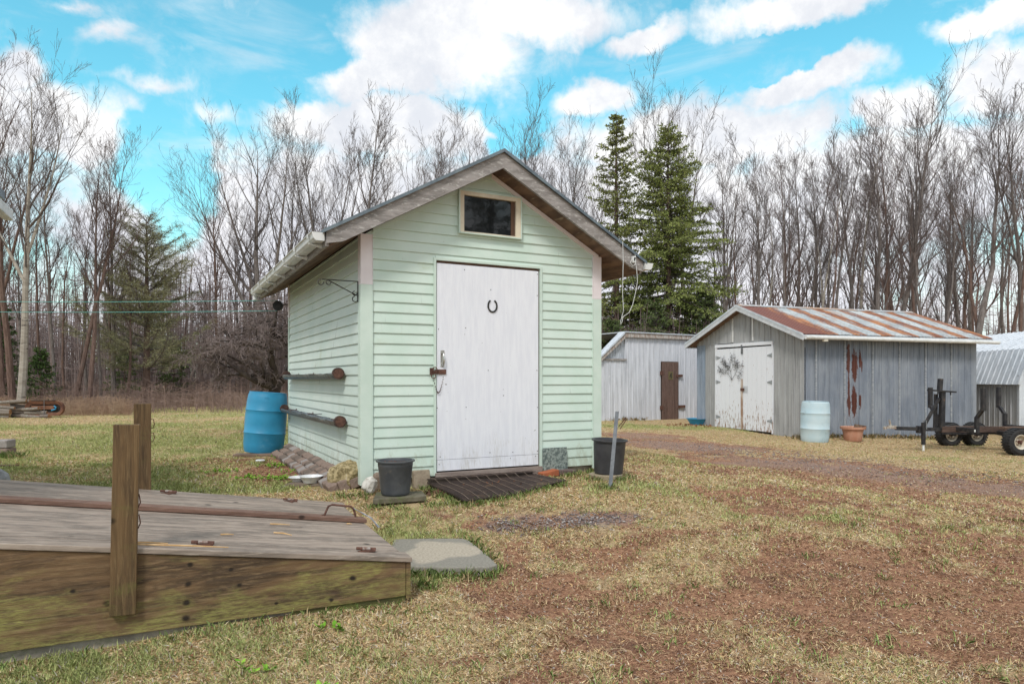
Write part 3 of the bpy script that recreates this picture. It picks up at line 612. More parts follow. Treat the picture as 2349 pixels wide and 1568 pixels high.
rk = MB().rock(.185, 7, (1.05, .8, .82), 4).build('tan_boulder', mat('lichened tan granite', (.20, .16, .08), (.40, .32, .18), 30, .95, bump=.8, bscale=40, lo=.42, hi=.58, c3=(.52, .47, .38), t3=(.6, .66), s3=28), loc=(-1.585, 6.60, .36), smooth=False); prop(rk, 'rounded tan boulder wedged at the front left corner of the green shed', 'boulder')
rk = MB().rock(.075, 11, (1, .8, 1.1), 3, .3).build('white_rock', mat('white quartz', (.66, .64, .60), (.45, .42, .38), 16, .8, bump=.6), loc=(-1.295, 6.22, .33)); prop(rk, 'small white rock at the foot of the green corner post', 'rock')
# edging stones in slanting courses along the left wall
m_edge = [mat('edging stone '+n_, c1_, c2_, 9, .95, bump=.8, bscale=30, c3=(.10, .075, .06), t3=(.58, .72), s3=7) for n_, c1_, c2_ in (('brown', (.20, .145, .12), (.28, .21, .175)), ('grey', (.26, .23, .22), (.33, .30, .285)), ('dark', (.13, .10, .085), (.19, .15, .125)))]
R = random.Random(12); src_b = []
for k in range(4):
    q = MB().rock(.1, 30+k, (1, 1, 1), 3, .10); mb = MB(); mb.box(-.048, .048, -.062, .062, -.058, .058)
    me_ = mb.build('edging_stone', m_edge[k % 3], bevel=.012); src_b.append(me_)
first = [True]*4
for row in range(3):
    y = .16 if row else .22
    while y < 3.75:
        k = R.randrange(4); o = src_b[k] if first[k] else src_b[k].copy()
        if not first[k]: COL.objects.link(o)
        first[k] = False
        x = -.055-.085*(2-row) + R.uniform(-.012, .012)
        wx, wy = s2w(x, y); g0 = gz(*s2w(-.3, y)); zt_ = .345; zz = g0+.02+(zt_-g0-.05)*(row/2.0)
        o.location = (wx, wy, zz); o.rotation_euler = (R.uniform(-.08, .08)+.12, -.35+R.uniform(-.1, .1), TH+R.uniform(-.1, .1)); w_ = R.uniform(.85, 1.4); o.scale = (1, w_, R.uniform(.85, 1.05))
        prop(o, 'rough brown edging stone in the slanting rows below the green side wall', 'edging stone', 'edging stones along the shed wall')
        y += .130*w_
# bowls
def bowl(name, x, y, r, h, m, label, rim=.006, z=0):
    o = MB().lathe([(0, .003), (r*.55, .003), (r*.62, 0), (r*.95, h), (r+rim, h), (r+rim, h+.003), (r*.93, h+.002), (r*.6, .008), (0, .008)], 36).build(name, m, loc=(x, y, gz(x, y)+z), smooth=True); return prop(o, label, 'bowl')
m_wp = mat('white plastic', (.78, .78, .80), (.72, .73, .76), 6, .35, spec=.5)
bs = MB().poly([(-.26, -.12, 0), (.3, -.07, 0), (.26, .14, 0), (-.2, .13, 0)], .03).build('bowl_board', mat('grey brown board', (.17, .13, .10), (.25, .20, .16), 7, .9, bump=.4), loc=at_ground(-2.02, 6.98, .028), bevel=.004); prop(bs, 'flat weathered board under the two white bowls', 'board')
bowl('plastic_bowl', -2.20, 7.05, .10, .045, m_wp, 'shallower white bowl, left of the pair on the board', z=.03)
bowl('plastic_bowl', -2.045, 6.94, .115, .065, m_wp, 'deeper white bowl with a scalloped foot, right of the pair on the board', z=.03)
o = MB().lathe([(0, 0), (.055, 0), (.06, .012), (.052, .02), (0, .024)], 24).build('white_dish', m_wp, loc=at_ground(-3.30, 8.95, .02), smooth=True); prop(o, 'small white dish on the bare ground before the blue barrel', 'dish')
# barrels
def barrel(loc, m, label, tilt, open_top=False, H=.88, rr=.288, mark=None, group=None):
    t_ = empty('plastic_barrel', loc, 0, label, 'barrel', group); t_.rotation_euler = (radians(tilt[0]), radians(tilt[1]), 0)
    pr = [(0, .01), (rr*.86, .01), (rr*.90, 0), (rr*.945, .03), (rr*.985, .12), (rr*1.0, .27), (rr*1.018, .278), (rr*1.018, .292), (rr*1.0, .30), (rr*1.012, .42), (rr*1.012, .54), (rr*1.0, .595), (rr*1.018, .605), (rr*1.018, .62), (rr*1.0, .63), (rr*.985, .74), (rr*.94, .835), (rr*.90, H-.015), (rr*.905, H)]
    if open_top: pr += [(rr*.86, H), (rr*.90, .6), (rr*.86, .05), (0, .04)]
    else: pr += [(rr*.86, H), (rr*.84, H-.02), (0, H-.022)]
    MB().lathe(pr, 48).build('body', m, t_, smooth=True)
    for z0 in (.285, .612): MB().lathe([(rr*1.014, z0-.010), (rr*1.026, z0-.005), (rr*1.026, z0+.005), (rr*1.014, z0+.010)], 48).build('hoop', m, t_, smooth=True)
    if mark is not None:
        mb = MB()
        for dx in (-.018, .018):
            for dz, w2, h2 in ((0, .005, .035), (.036, .013, .004), (-.036, .013, .004)):
                a = mark+dx/rr; ca, sa = cos(a), sin(a); r0 = rr*.952-.004
                for (u0, u1) in ((-w2, w2),):
                    p = Vector((r0*ca, r0*sa, .765+dz)); tx = Vector((-sa, ca, 0)); nn = Vector((ca, sa, 0)); up = Vector((-ca*.18, -sa*.18, .98))
                    vs = [p+tx*a_*w2+up*b2*h2+nn*c_ for c_ in (0, .012) for a_, b2 in ((-1, -1), (1, -1), (1, 1), (-1, 1))]; mb.hexa(vs)
        mb.build('embossed_mark', m, t_)
    return t_
m_blue = mat('cyan blue polythene', (.035, .29, .50), (.028, .24, .43), 2.5, .42, spec=.45, bump=.05, bscale=30, c3=(.16, .42, .56), t3=(.58, .8), s3=2.2)
m_paleb = mat('faded pale blue polythene', (.50, .61, .66), (.42, .56, .63), 3, .55, c3=(.24, .30, .32), t3=(.56, .75), s3=3.5, st3=(1, 1, .6))
barrel((-3.66, 10.04, gz(-3.66, 10.04)+.03), m_blue, 'bright blue plastic barrel tilted behind the green shed corner', (-2, 4.2), mark=-1.28, group='plastic barrels')
o = MB().box(-.36, .30, -.10, .10, 0, .035).build('barrel_plank', mat('rotten plank', (.16, .11, .08), (.24, .17, .13), 6, .9, bump=.5), loc=at_ground(-3.6, 9.78, .0), rz=.1, bevel=.004); prop(o, 'rotten brown plank lying under the bright blue barrel', 'plank')
# horizontal stack of dead leaves, lumps
m_leaf = [mat('dead leaf '+str(i), c_, tuple(q*.6 for q in c_), 20, .8) for i, c_ in enumerate(((.28, .12, .06), (.16, .08, .05), (.46, .32, .18)))]
def leaves(name, cx, cy, r, n, seed, m, s=.03, z=.01, stuff=True, label=None):
    R = random.Random(seed); mb = MB()
    for _ in range(n):
        a = R.uniform(0, 6.28); q = r*R.random()**.6; x, y = cx+q*cos(a), cy+q*sin(a)*.8; p = Vector((x, y, gz(x, y)+z+R.uniform(0, .03)*(1-q/r)))
        d = Vector((R.gauss(0, 1), R.gauss(0, 1), R.gauss(0, .4))).normalized()*s*R.uniform(.6, 1.3); e = d.cross(Vector((R.gauss(0, .4), R.gauss(0, .4), 1))).normalized()*s*R.uniform(.3, .5); n_ = d.cross(e).normalized()*s*.3
        b0 = len(mb.v); mb.v += [tuple(p-d), tuple(p+e+n_), tuple(p+d*1.1), tuple(p-e+n_), tuple(p)]; mb.f += [(b0, b0+1, b0+4), (b0+1, b0+2, b0+4), (b0+2, b0+3, b0+4), (b0+3, b0, b0+4)]
    o = mb.build(name, m); return prop(o, label, 'leaves', kind='stuff')
leaves('dead_leaves', -.66, 6.34, .14, 90, 1, m_leaf[1], .032, .02, label='heap of curled brown leaves right of the grey pot')
leaves('dead_leaves', -1.22, 6.15, .16, 40, 2, m_leaf[2], .03, label='pale dry leaves round the white rock')
leaves('dead_leaves', -2.0, 7.6, .35, 50, 3, m_leaf[0], .035, label='rusty brown leaves caught against the edging stones')
leaves('dead_leaves', -.2, 6.5, .6, 14, 4, m_leaf[0], .022, .045, label='few orange leaves scattered on the door mat')
leaves('dead_leaves', 1.2, 3.6, 2.2, 70, 9, m_leaf[1], .014, .012, label='few small dark leaves scattered over the worn ground')
leaves('dead_leaves', -.9, 3.0, 1.0, 22, 10, m_leaf[0], .014, .012, label='few brown leaves in the grass before the cellar doors')
leaves('dead_leaves', -5, 12, 3.5, 90, 11, m_leaf[1], .03, .01, label='scattered dark leaves on the lawn left of the green shed')
leaves('dead_leaves', 5.0, 18.6, .9, 160, 6, m_leaf[0], .05, label='rusty leaves blown against the corner of the grey metal shed')
# ================================================================ bulkhead (sloping cellar doors)
BA = radians(25.5); BO = (-.61, 3.92)
def b2w(x, y): return BO[0]+x*cos(BA)-y*sin(BA), BO[1]+x*sin(BA)+y*cos(BA)
bk = empty('cellar_bulkhead', (BO[0], BO[1], 0), BA, 'weathered wooden cellar doors on a mossy plank box in the foreground', 'cellar doors')
def planks(name, tones, moss, st=(1, 6, 14), lo=.35, hi=.65, seed=0):
    m = bpy.data.materials.new(name); m.use_nodes = True; g = N(m.node_tree); b = g.n['Principled BSDF']
    co = g.node('ShaderNodeTexCoord').outputs['Object']; v = g.mapping(co, scale=st, loc=(seed, seed*2, 0))
    n1 = g.noise(v, 1.6, 6, .65, .6); n2 = g.noise(v, 9, 6, .7, .3)
    c = g.mix(g.ramp(n1, lo, hi), tones[0]+(1,), tones[1]+(1,)); c = g.mix(g.ramp(n2, .46, .72, 0, .8), c, tones[2]+(1,))
    wv = g.node('ShaderNodeTexWave', {'Scale': 1.3, 'Distortion': 14., 'Detail': 3., 'Detail Scale': 1.0}, wave_type='BANDS', bands_direction='Y' if name == 'grey washed plywood' else ('Z' if st[2] > st[0] else 'X')); g.l.new(g.mapping(co, scale=(st[0]*.55, st[1]*.3, st[2]*.6)), wv.inputs['Vector'])
    c = g.mix(g.ramp(wv.outputs['Fac'], .0, .2, .28, 0), c, tuple(q*.35 for q in tones[0])+(1,))
    kn = g.node('ShaderNodeTexVoronoi', {'Scale': 3.3, 'Randomness': 1.}); g.l.new(g.mapping(co, scale=(1, 1, 1.3)), kn.inputs['Vector'])
    c = g.mix(g.ramp(kn.outputs['Distance'], .035, .10, .92, 0), c, tuple(q*.16 for q in tones[0])+(1,))
    if moss and st[0] < 5:
        sq = g.node('ShaderNodeSeparateXYZ'); g.l.new(g.node('ShaderNodeVectorMath', {0: co, 1: g.node('ShaderNodeVectorMath', {0: g.node('ShaderNodeTexNoise', {'Scale': 30.}).outputs['Color'], 'Scale': .012}, operation='SCALE').outputs[0]}, operation='ADD').outputs[0], sq.inputs[0]); kf = None
        for kx, kz, kr in ((-1.13, .27, .016), (-1.135, .178, .017), (-1.14, .10, .018), (-1.12, .367, .014), (-.304, .195, .019), (-.89, .234, .012), (-.93, .32, .012), (-.707, .113, .010), (-1.95, .40, .014), (-1.62, .30, .012), (-2.1, .2, .012), (-.42, .09, .012)):
            q = g.math('SQRT', g.math('ADD', g.math('POWER', g.math('SUBTRACT', sq.outputs[0], kx+.006), 2), g.math('POWER', g.math('MULTIPLY', g.math('SUBTRACT', sq.outputs[2], kz+.006), 1.25), 2)))
            q = g.ramp(q, kr*.45, kr*1.5, 1, 0); kf = q if kf is None else g.math('MAXIMUM', kf, q)
    else: kf = None
    if moss:
        ms = g.noise(g.mapping(co, scale=(1.2, 1, 2.6)), 2.4, 7, .65, .5); sz = g.node('ShaderNodeSeparateXYZ'); g.l.new(co, sz.inputs[0])
        f = g.math('ADD', ms, g.ramp(sz.outputs[2], .05, .45, .10, -.10)); spk = g.noise(v, 16, 4, .8)
        c = g.mix(g.math('MULTIPLY', g.ramp(f, .45, .66), g.ramp(spk, .38, .62, .12, .95)), c, moss+(1,))
    if kf is not None: c = g.mix(kf, c, (.022, .015, .010, 1))
    g.l.new(c, b.inputs['Base Color']); b.inputs['Roughness'].default_value = .75; b.inputs['Specular IOR Level'].default_value = .3
    bp = g.node('ShaderNodeBump', {'Strength': .55, 'Distance': .006, 'Height': g.math('ADD', n2, g.math('MULTIPLY', wv.outputs['Fac'], .4))}); g.l.new(bp.outputs[0], b.inputs['Normal']); return m
m_plside = planks('mossy brown plank', st=(1, 4, 8), tones=((.165, .10, .052), (.070, .045, .028), (.27, .18, .10)), moss=(.27, .25, .08), lo=.42, hi=.6)
m_pltop = planks('grey washed plywood', lo=.42, hi=.58, tones= ((.33, .265, .22), (.19, .155, .13), (.44, .37, .31)), moss=None, st=(.8, 7, 7))
m_plbat = planks('brown batten', ((.20, .115, .085), (.14, .08, .06), (.27, .18, .14)), None, st=(1, 8, 8))
m_post = planks('brown post', ((.15, .09, .042), (.075, .046, .024), (.21, .14, .07)), (.14, .125, .04), st=(14, 6, 1), seed=4)
TS = .1457; LX = 2.75
def tz(x): return .252-TS*x     # top edge of the side board (x negative to the left)
def slabx(x0, x1, y0, y1, dz0, dz1, e0=0):
    return MB().hexa([(x0, y0, tz(x0)+dz0), (x1, y0, tz(x1)+dz0), (x1, y1, tz(x1)+dz0), (x0, y1, tz(x0)+dz0), (x0, y0, tz(x0)+dz1), (x1, y0, tz(x1)+dz1), (x1, y1, tz(x1)+dz1), (x0, y1, tz(x0)+dz1)])
for y0, y1 in ((0, .038), (1.87, 1.908)):
    mb = MB(); mb.hexa([(-LX, y0, .057), (-.0, y0, .057), (-.0, y1, .057), (-LX, y1, .057), (-LX, y0, tz(-LX)-.004), (0, y0, tz(0)-.004), (0, y1, tz(0)-.004), (-LX, y1, tz(-LX)-.004)])
    mb.build('side_board', m_plside, bk, bevel=.003)
MB().box(.003, .03, .0, 1.905, .04, tz(0)-.006).build('end_board', m_plside, bk, bevel=.003)
MB().box(-LX, -.05, .03, .14, -.1, .054).box(-.15, .0, .14, 1.8, -.1, .05).box(-LX, -.05, 1.78, 1.88, -.1, .054).build('footing', m_conc, bk, bevel=.006)
MB().box(-.62, .0, .012, .03, -.03, .055).build('skirt_strip', planks('mossy strip', ((.08, .075, .035), (.06, .05, .03), (.14, .13, .05)), (.17, .19, .05)), bk)
slabx(-LX, .035, -.012, .135, 0, .028).build('curb_board', m_pltop, bk, bevel=.004)
slabx(-LX, .035, 1.80, 1.925, 0, .028).build('curb_board', m_pltop, bk, bevel=.004)
d1_ = slabx(-LX, .0, .138, 1.03, .003, .030).build('cellar_door', m_pltop, bk, bevel=.003)
d2_ = slabx(-LX, -.005, 1.035, 1.797, .003, .030).build('cellar_door', m_pltop, bk, bevel=.003)
slabx(-LX, .012, .985, 1.085, .034, .062).build('batten', m_plbat, d2_, bevel=.004)
def top_at(x, dz=.03): return tz(x)+dz
m_hs = mat('worn hinge steel', (.42, .38, .35), (.22, .13, .10), 40, .5, metal=.3)
for (hx, hy, dr) in ((-.205, .10, d1_), (-1.06, .10, d1_), (-.40, 1.79, d2_), (-1.255, 1.79, d2_)):
    z = top_at(hx); s_ = 1 if hy < 1 else -1
    h_ = MB().tube([(hx-.055, hy, z+.014+.055*TS), (hx+.055, hy, z+.014-.055*TS)], .009, 10).box(hx-.05, hx+.05, hy-.022, hy-.004, z-.004, z+.008).build('hinge', m_rust, dr)
    MB().tube([(hx-.022, hy, z+.0145+.02*TS), (hx+.022, hy, z+.0145-.02*TS)], .0098, 10).build('knuckle', m_hs, h_, smooth=True)
    MB().poly([(hx-.03, hy+s_*.010, z+.006), (hx+.03, hy+s_*.010, z+.002), (hx+.004, hy+s_*.075, z+.004)], .006).build('strap', m_rust, h_)
hx = -.17; z = top_at(hx, .062)
hn = MB().tube([(hx-.12, 1.04, z+.016), (hx-.10, 1.04, z+.02), (hx-.075, 1.04, z+.075), (hx-.05, 1.04, z+.085), (hx+.08, 1.04, z+.062), (hx+.10, 1.04, z+.045), (hx+.115, 1.04, z-.012)], .0075, 8).build('pull_handle', m_rust, d2_, smooth=True)
mb = MB()
for k in range(4):
    R = random.Random(k); mb.tube([(hx+.09, 1.04, z+.055), (hx+.13, 1.03+R.uniform(-.01, .01), z+.03), (hx+.17, 1.02+R.uniform(-.01, .01), z+R.uniform(-.0, .01)), (hx+.215+R.uniform(-.01, .01), 1.0, z-.02), (hx+.26+R.uniform(-.02, .02), .97, z-.09)], .0022, 5)
mb.build('twisted_wire', mat('bright wire', (.42, .44, .5), (.3, .32, .36), 20, .35, metal=.7), d2_)
MB().tube([(-1.47, 1.46, top_at(-1.47)), (-1.47, 1.46, top_at(-1.47)+.01), (-1.485, 1.46, top_at(-1.47)+.022), (-1.47, 1.46, top_at(-1.47)+.035), (-1.455, 1.46, top_at(-1.47)+.022), (-1.465, 1.46, top_at(-1.47)+.01)], .003, 6).build('eye_bolt', m_rust, d2_)
# two upright posts screwed to the sides
for px, y0, y1, zt_, zb_ in ((-1.417, -.042, -.001, 1.081, .165), (-1.43, 1.91, 1.952, 1.118, .1)):
    M_ = Matrix.Translation((px, 0, 0)) @ Matrix.Rotation(radians(1.1 if y0 < 1 else 0), 4, 'Y')
    p_ = MB().box(-.056, .056, y0, y1, zb_, zt_, M_).build('post', m_post, bk, bevel=.004)
    mb = MB()
    for zz, yy in (((.72, -.02), (.62, -.02)) if y0 < 1 else ((.98, 1.935), (.88, 1.935))):
        mb.tube([(px+.056, yy, zz+.02), (px+.072, yy, zz+.02), (px+.078, yy, zz-.02), (px+.068, yy, zz-.045), (px+.056, yy, zz-.045)], .0032, 6)
    mb.build('hook_and_eye', m_rust, p_)
R = random.Random(8)
for (x, y, L, a, lab) in ((-.93, .36, .07, .2, 'short broken straw stalk in the middle of the near cellar door'), (-.62, .45, .11, -.5, 'bent tan twig near the centre of the near cellar door'), (-1.15, .03, .42, .02, 'long tan reed stalk along the near curb of the cellar doors'),
                          (-1.32, .06, .2, .1, 'short reed stalk beside the brown front post'), (-.6, .75, .12, .0, 'thin straw below the raised batten'), (-.13, .90, .035, -.2, 'stubby yellow chip by the door pull')):
    c0 = Vector((x, y, top_at(x)+.008)); d = Vector((cos(a), sin(a), -TS*cos(a)))*L/2; wx, wy = b2w(x, y)
    pts = [Vector((0, 0, 0))-d, Vector((0, 0, .003))+d*.1+Vector((0, .01*R.uniform(-1, 1), 0)), d]
    o = MB().tube(pts, [.0045, .0045, .0025], 6).build('dry_twig', mat('straw stalk', (.50, .30, .13), (.62, .42, .22), 20, .8), loc=(wx, wy, c0.z), rz=BA); prop(o, lab, 'twig', 'stalks lying on the cellar doors')
# concrete pad at the foot of the bulkhead
m_pad = bpy.data.materials.new('half dry concrete pad'); m_pad.use_nodes = True; g = N(m_pad.node_tree); b = g.n['Principled BSDF']; co = g.node('ShaderNodeTexCoord').outputs['Object']
n1 = g.noise(co, 2.6, 3, .5, .4); n2 = g.noise(co, 60, 4, .6); ln = g.node('ShaderNodeVectorMath', {0: g.mapping(co, scale=(2.1, 1.75, 0), loc=(.05, .0, 0))}, operation='LENGTH').outputs['Value']
dry = g.mix(g.ramp(n2, .3, .7), (.46, .40, .32, 1), (.30, .26, .205, 1)); wet = g.mix(g.ramp(n2, .3, .7), (.19, .175, .15, 1), (.27, .25, .21, 1))
c = g.mix(g.ramp(g.math('ADD', ln, g.math('MULTIPLY', g.math('SUBTRACT', n1, .5), 1.1)), .46, .58), dry, wet); g.l.new(c, b.inputs['Base Color']); b.inputs['Roughness'].default_value = .8
o = MB().poly([(-.34, -.36, 0), (.1, -.40, 0), (.34, -.385, 0), (.395, -.33, 0), (.31, -.05, 0), (.17, .33, 0), (.12, .40, 0), (-.15, .405, 0), (-.40, .38, 0)], .06).build('concrete_pad', m_pad, loc=(-.49, 4.78, gz(-.49, 4.78)+.045), bevel=.008); prop(o, 'low concrete slab with a pale dry patch at the foot of the cellar doors', 'slab')
# house corner at the left edge
hw = empty('house', (BO[0], BO[1], 0), BA, 'corner of a white house with dark eave and gutter at the left edge', 'house')
XH = -LX-.05
MB().box(XH-5, XH, .6, 3.85, 0, 2.95).build('wall', m_white, hw)
MB().hexa([(XH+.12, 0.4, 2.98), (XH+.12, 4.06, 2.98), (XH-5, 4.06, 5.2), (XH-5, 0.4, 5.2), (XH+.12, 0.4, 3.06), (XH+.12, 4.06, 3.06), (XH-5, 4.06, 5.28), (XH-5, 0.4, 5.28)]).build('roof', m_roofD, hw)
MB().box(XH+.10, XH+.18, .4, 4.10, 2.80, 2.90).build('gutter', m_white, hw, bevel=.01)
MB().box(XH-5, XH, 3.85, 4.03, 2.9, 2.96).build('soffit', m_white, hw)
# foot of a block wall and grey rock at the left edge
for i, (dx, dz, lab) in enumerate(((0, 0, 'lower of two brown wall blocks at the left edge of the lawn'), (-.01, .125, 'upper of two brown wall blocks at the left edge of the lawn'))):
    for j in range(3):
        o = MB().box(-.14, .14, -.12, .12, 0, .118).build('wall_block', m_edge[(i+j) % 3], loc=(-7.62+dx-.29*j, 10.2-.05*j, gz(-7.6, 10.2)-.02+dz), rz=.15, bevel=.015)
        prop(o, lab if j == 0 else 'brown wall block at the far left edge, mostly out of view', 'wall block', 'stacked wall blocks')
o = MB().rock(.34, 21, (1, .8, .75), 3).build('grey_rock', mat('grey rock', (.24, .24, .25), (.36, .36, .37), 8, .9, bump=.6), loc=(-5.55, 7.05, gz(-5.5, 7)+.02)); prop(o, 'smooth grey rock beyond the cellar doors at the left edge', 'rock')
o = MB().box(-.22, .22, -.05, .05, 0, .03).build('bark_strip', m_leaf[1], loc=at_ground(-6.55, 8.7), rz=.2); prop(o, 'strip of bark in the grass below the wall blocks', 'bark')
# ================================================================ metal sheds
def ribmat(name, c1, c2, rust=None, fine=0, scale=1.2, rough=.5, fx=None):
    m = bpy.data.materials.new(name); m.use_nodes = True; g = N(m.node_tree); b = g.n['Principled BSDF']; co = g.node('ShaderNodeTexCoord').outputs['Object']
    n1 = g.noise(g.mapping(co, scale=(1.3, 1.3, .7)), scale, 6, .65); c = g.mix(g.ramp(n1, .35, .65), c1+(1,), c2+(1,))
    n2 = g.noise(g.mapping(co, scale=(6, 6, .5)), 2, 5, .6); c = g.mix(g.ramp(n2, .45, .7, 0, .6), c, tuple(q*.6 for q in c1)+(1,)); n3 = g.noise(g.mapping(co, scale=(3, 3, 3)), 5, 7, .75); c = g.mix(g.ramp(n3, .54, .68, 0, .45), c, tuple(min(.8, q*1.45) for q in c1)+(1,))
    if rust: c = rust(g, co, c)
    g.l.new(c, b.inputs['Base Color']); b.inputs['Roughness'].default_value = rough; b.inputs['Metallic'].default_value = .0; b.inputs['Specular IOR Level'].default_value = .45
    if fine:
        wv = g.node('ShaderNodeTexWave', {'Scale': fine}, wave_type='BANDS', bands_direction='X'); g.l.new(co, wv.inputs['Vector'])
        bp = g.node('ShaderNodeBump', {'Strength': .6, 'Distance': .006, 'Height': wv.outputs['Fac']}); g.l.new(bp.outputs[0], b.inputs['Normal'])
    return m
def ribs(x0, x1, pitch, zb, zt, y0=0, h=.022, out=-1, kinks=(), w_=.022):
    """ribbed sheet in the local xz plane; zb/zt are functions of x; out = direction of the ribs along y"""
    xs = [(x0, 0), (x1, 0)]+[(k, 0) for k in kinks if x0 < k < x1]
    x = x0+pitch*.5
    while x < x1-.03:
        for d, q in ((-w_, 0), (-w_*.45, 1), (w_*.45, 1), (w_, 0)): xs.append((x+d, q))
        for d in (.33, .66):
            if x+pitch*d < x1-.02:
                for e, q in ((-.008, 0), (0, .28), (.008, 0)): xs.append((x+pitch*d+e, q))
        x += pitch
    xs.sort(); mb = MB()
    for i, (x, q) in enumerate(xs):
        y = y0+out*h*q; mb.v += [(x, y, zb(x)), (x, y, zt(x))]
    for i in range(len(xs)-1): f = (2*i, 2*i+2, 2*i+3, 2*i+1); mb.f.append(f if out < 0 else f[::-1])
    return mb
def frame2(M, mb): mb.v = [tuple(M @ Vector(v)) for v in mb.v]; return mb
GO = (6.5, 15.19); GT = .328
gs = empty('metal_shed', (GO[0], GO[1], 0), GT, 'grey ribbed metal shed with rusty striped roof and white double doors', 'shed')
GW, GL, GR_, GE = 4.12, 5.27, 3.142, 2.284; OS, OG, OB = .237, .23, .252
GS = (GR_-GE)/(GW/2+OS)
def gzr(y): return GR_-abs(y-GW/2)*GS
m_g1 = ribmat('grey ribbed sheet', (.30, .305, .31), (.36, .365, .37)); m_g0 = ribmat('blue grey ribbed sheet', (.20, .25, .32), (.27, .31, .37))
def rustwall(g, co, c):
    rn = g.noise(g.mapping(co, scale=(6, 6, 2.6)), 3.6, 10, .78, .3)
    sp_ = g.node('ShaderNodeSeparateXYZ'); g.l.new(co, sp_.inputs[0]); f = None
    for cx, cz, rx, rz in ((1.245, 1.75, .055, .42), (1.25, 1.05, .04, .5), (1.26, .72, .06, .26), (1.43, 1.6, .095, .36), (1.42, .78, .085, .36), (1.58, 1.75, .03, .2), (1.63, 1.6, .03, .15), (1.585, .78, .03, .17)):
        q = g.math('SQRT', g.math('ADD', g.math('POWER', g.math('MULTIPLY', g.math('SUBTRACT', sp_.outputs[0], cx), 1/rx), 2), g.math('POWER', g.math('MULTIPLY', g.math('SUBTRACT', sp_.outputs[2], cz), 1/rz), 2)))
        q = g.math('SUBTRACT', 1, q); f = q if f is None else g.math('MAXIMUM', f, q)
    f = g.ramp(g.math('ADD', f, g.math('MULTIPLY', g.math('SUBTRACT', rn, .5), 2.6)), .0, .12)
    return g.mix(f, c, (.10, .028, .018, 1))
m_g2 = ribmat('worn blue grey sheet', (.205, .235, .29), (.30, .325, .37), rustwall, fine=28)
def zg(off): return lambda u: gzr(u)-off
# gable wall in the plane x=0: build in xz then rotate so that local x -> y
MG = Matrix(((0, -1, 0, 0), (1, 0, 0, 0), (0, 0, 1, 0), (0, 0, 0, 1)))   # (x,y,z)->( -y, x, z)
zb = lambda u: 0.0+.02*u
top = zg(.10); k_ = (GW/2,)
def gpanel(a, b_, f0, f1, m, name='gable_panel', y0=0): frame2(MG, ribs(a, b_, .205, f0, f1, y0=y0, out=1, kinks=k_)).build(name, m, gs)
low = lambda u: 2.225
gpanel(0, .50, lambda u: -.06, top, m_g1); gpanel(.50, 1.0, lambda u: -.06, top, m_g1, y0=.003)
gpanel(3.18, 3.72, lambda u: -.03, low, m_g1); gpanel(3.72, GW, lambda u: -.03, low, m_g0, y0=.002)
gpanel(1.0, 1.725, lambda u: 2.13, top, m_g1); gpanel(1.725, 2.51, lambda u: 2.13, top, m_g1, y0=.003); gpanel(2.51, 3.25, low, top, m_g1, y0=.001); gpanel(3.25, GW, low, top, m_g1, y0=.004)
for u in (1.725, 2.51): MB().box(-.026, -.0, u-.02, u+.02, 2.24, gzr(u)-.12).build('batten', m_white, gs)
MB().box(.01, .04, .0, GW, -.2, 2.0).build('wall_core', m_dark, gs)
# long wall: sheets with battens at the joints
js = (0, .311, 1.124, 1.946, 2.757, 3.574, 4.408, GL)
for i in range(7): ribs(js[i], js[i+1], .1875, lambda x: -.1-.02*x, lambda x: GE+.0, y0=-.002*(i % 2), kinks=()).build('side_panel', m_g2, gs)
for u in js[1:-1]: MB().box(u-.016, u+.016, -.03, -.003, -.08, GE-.08).build('batten', mat('flaking batten', (.36, .38, .41), (.24, .26, .29), 9, .8, stretch=(1, 1, 3)), gs)
frame2(Matrix.Translation((GL, 0, 0)) @ Matrix(((0, 1, 0, 0), (1, 0, 0, 0), (0, 0, 1, 0), (0, 0, 0, 1))), ribs(0, GW, .2, lambda u: -.25, top, out=1, kinks=k_)).build('gable_panel', m_g1, gs)
ribs(0, GL, .2, lambda x: -.2, lambda x: GE+.0, y0=GW, out=1).build('side_panel', m_g1, gs)
# roof
def rustroof(g, co, c):
    sp_ = g.node('ShaderNodeSeparateXYZ'); g.l.new(co, sp_.inputs[0]); x = sp_.outputs[0]; y = sp_.outputs[1]
    fr = g.math('FRACT', g.math('MULTIPLY', g.math('ADD', x, .62), 1/.80)); q = g.ramp(g.math('ABSOLUTE', g.math('SUBTRACT', fr, .5)), .10, .36, 1, 0)
    st = g.noise(g.mapping(co, scale=(14, .35, .35)), 1.0, 5, .6); n = g.noise(g.mapping(co, scale=(5, .8, .8)), 2.2, 8, .72)
    first = g.ramp(x, .45, .52, .85, 0)
    f = g.math('ADD', g.math('ADD', g.math('MULTIPLY', q, .50), first), g.math('ADD', g.math('MULTIPLY', g.math('SUBTRACT', n, .5), 1.5), g.math('MULTIPLY', g.math('SUBTRACT', st, .5), 1.1)))
    f = g.ramp(f, .08, .46)
    rc = g.mix(g.ramp(n, .42, .62), (.15, .045, .025, 1), (.44, .19, .075, 1)); rc = g.mix(g.ramp(x, .40, .50, .9, 0), rc, (.17, .055, .038, 1))
    return g.mix(f, c, rc)
m_rroof = ribmat('rusting galvanised roof', (.34, .37, .39), (.50, .53, .54), rustroof, rough=.4)
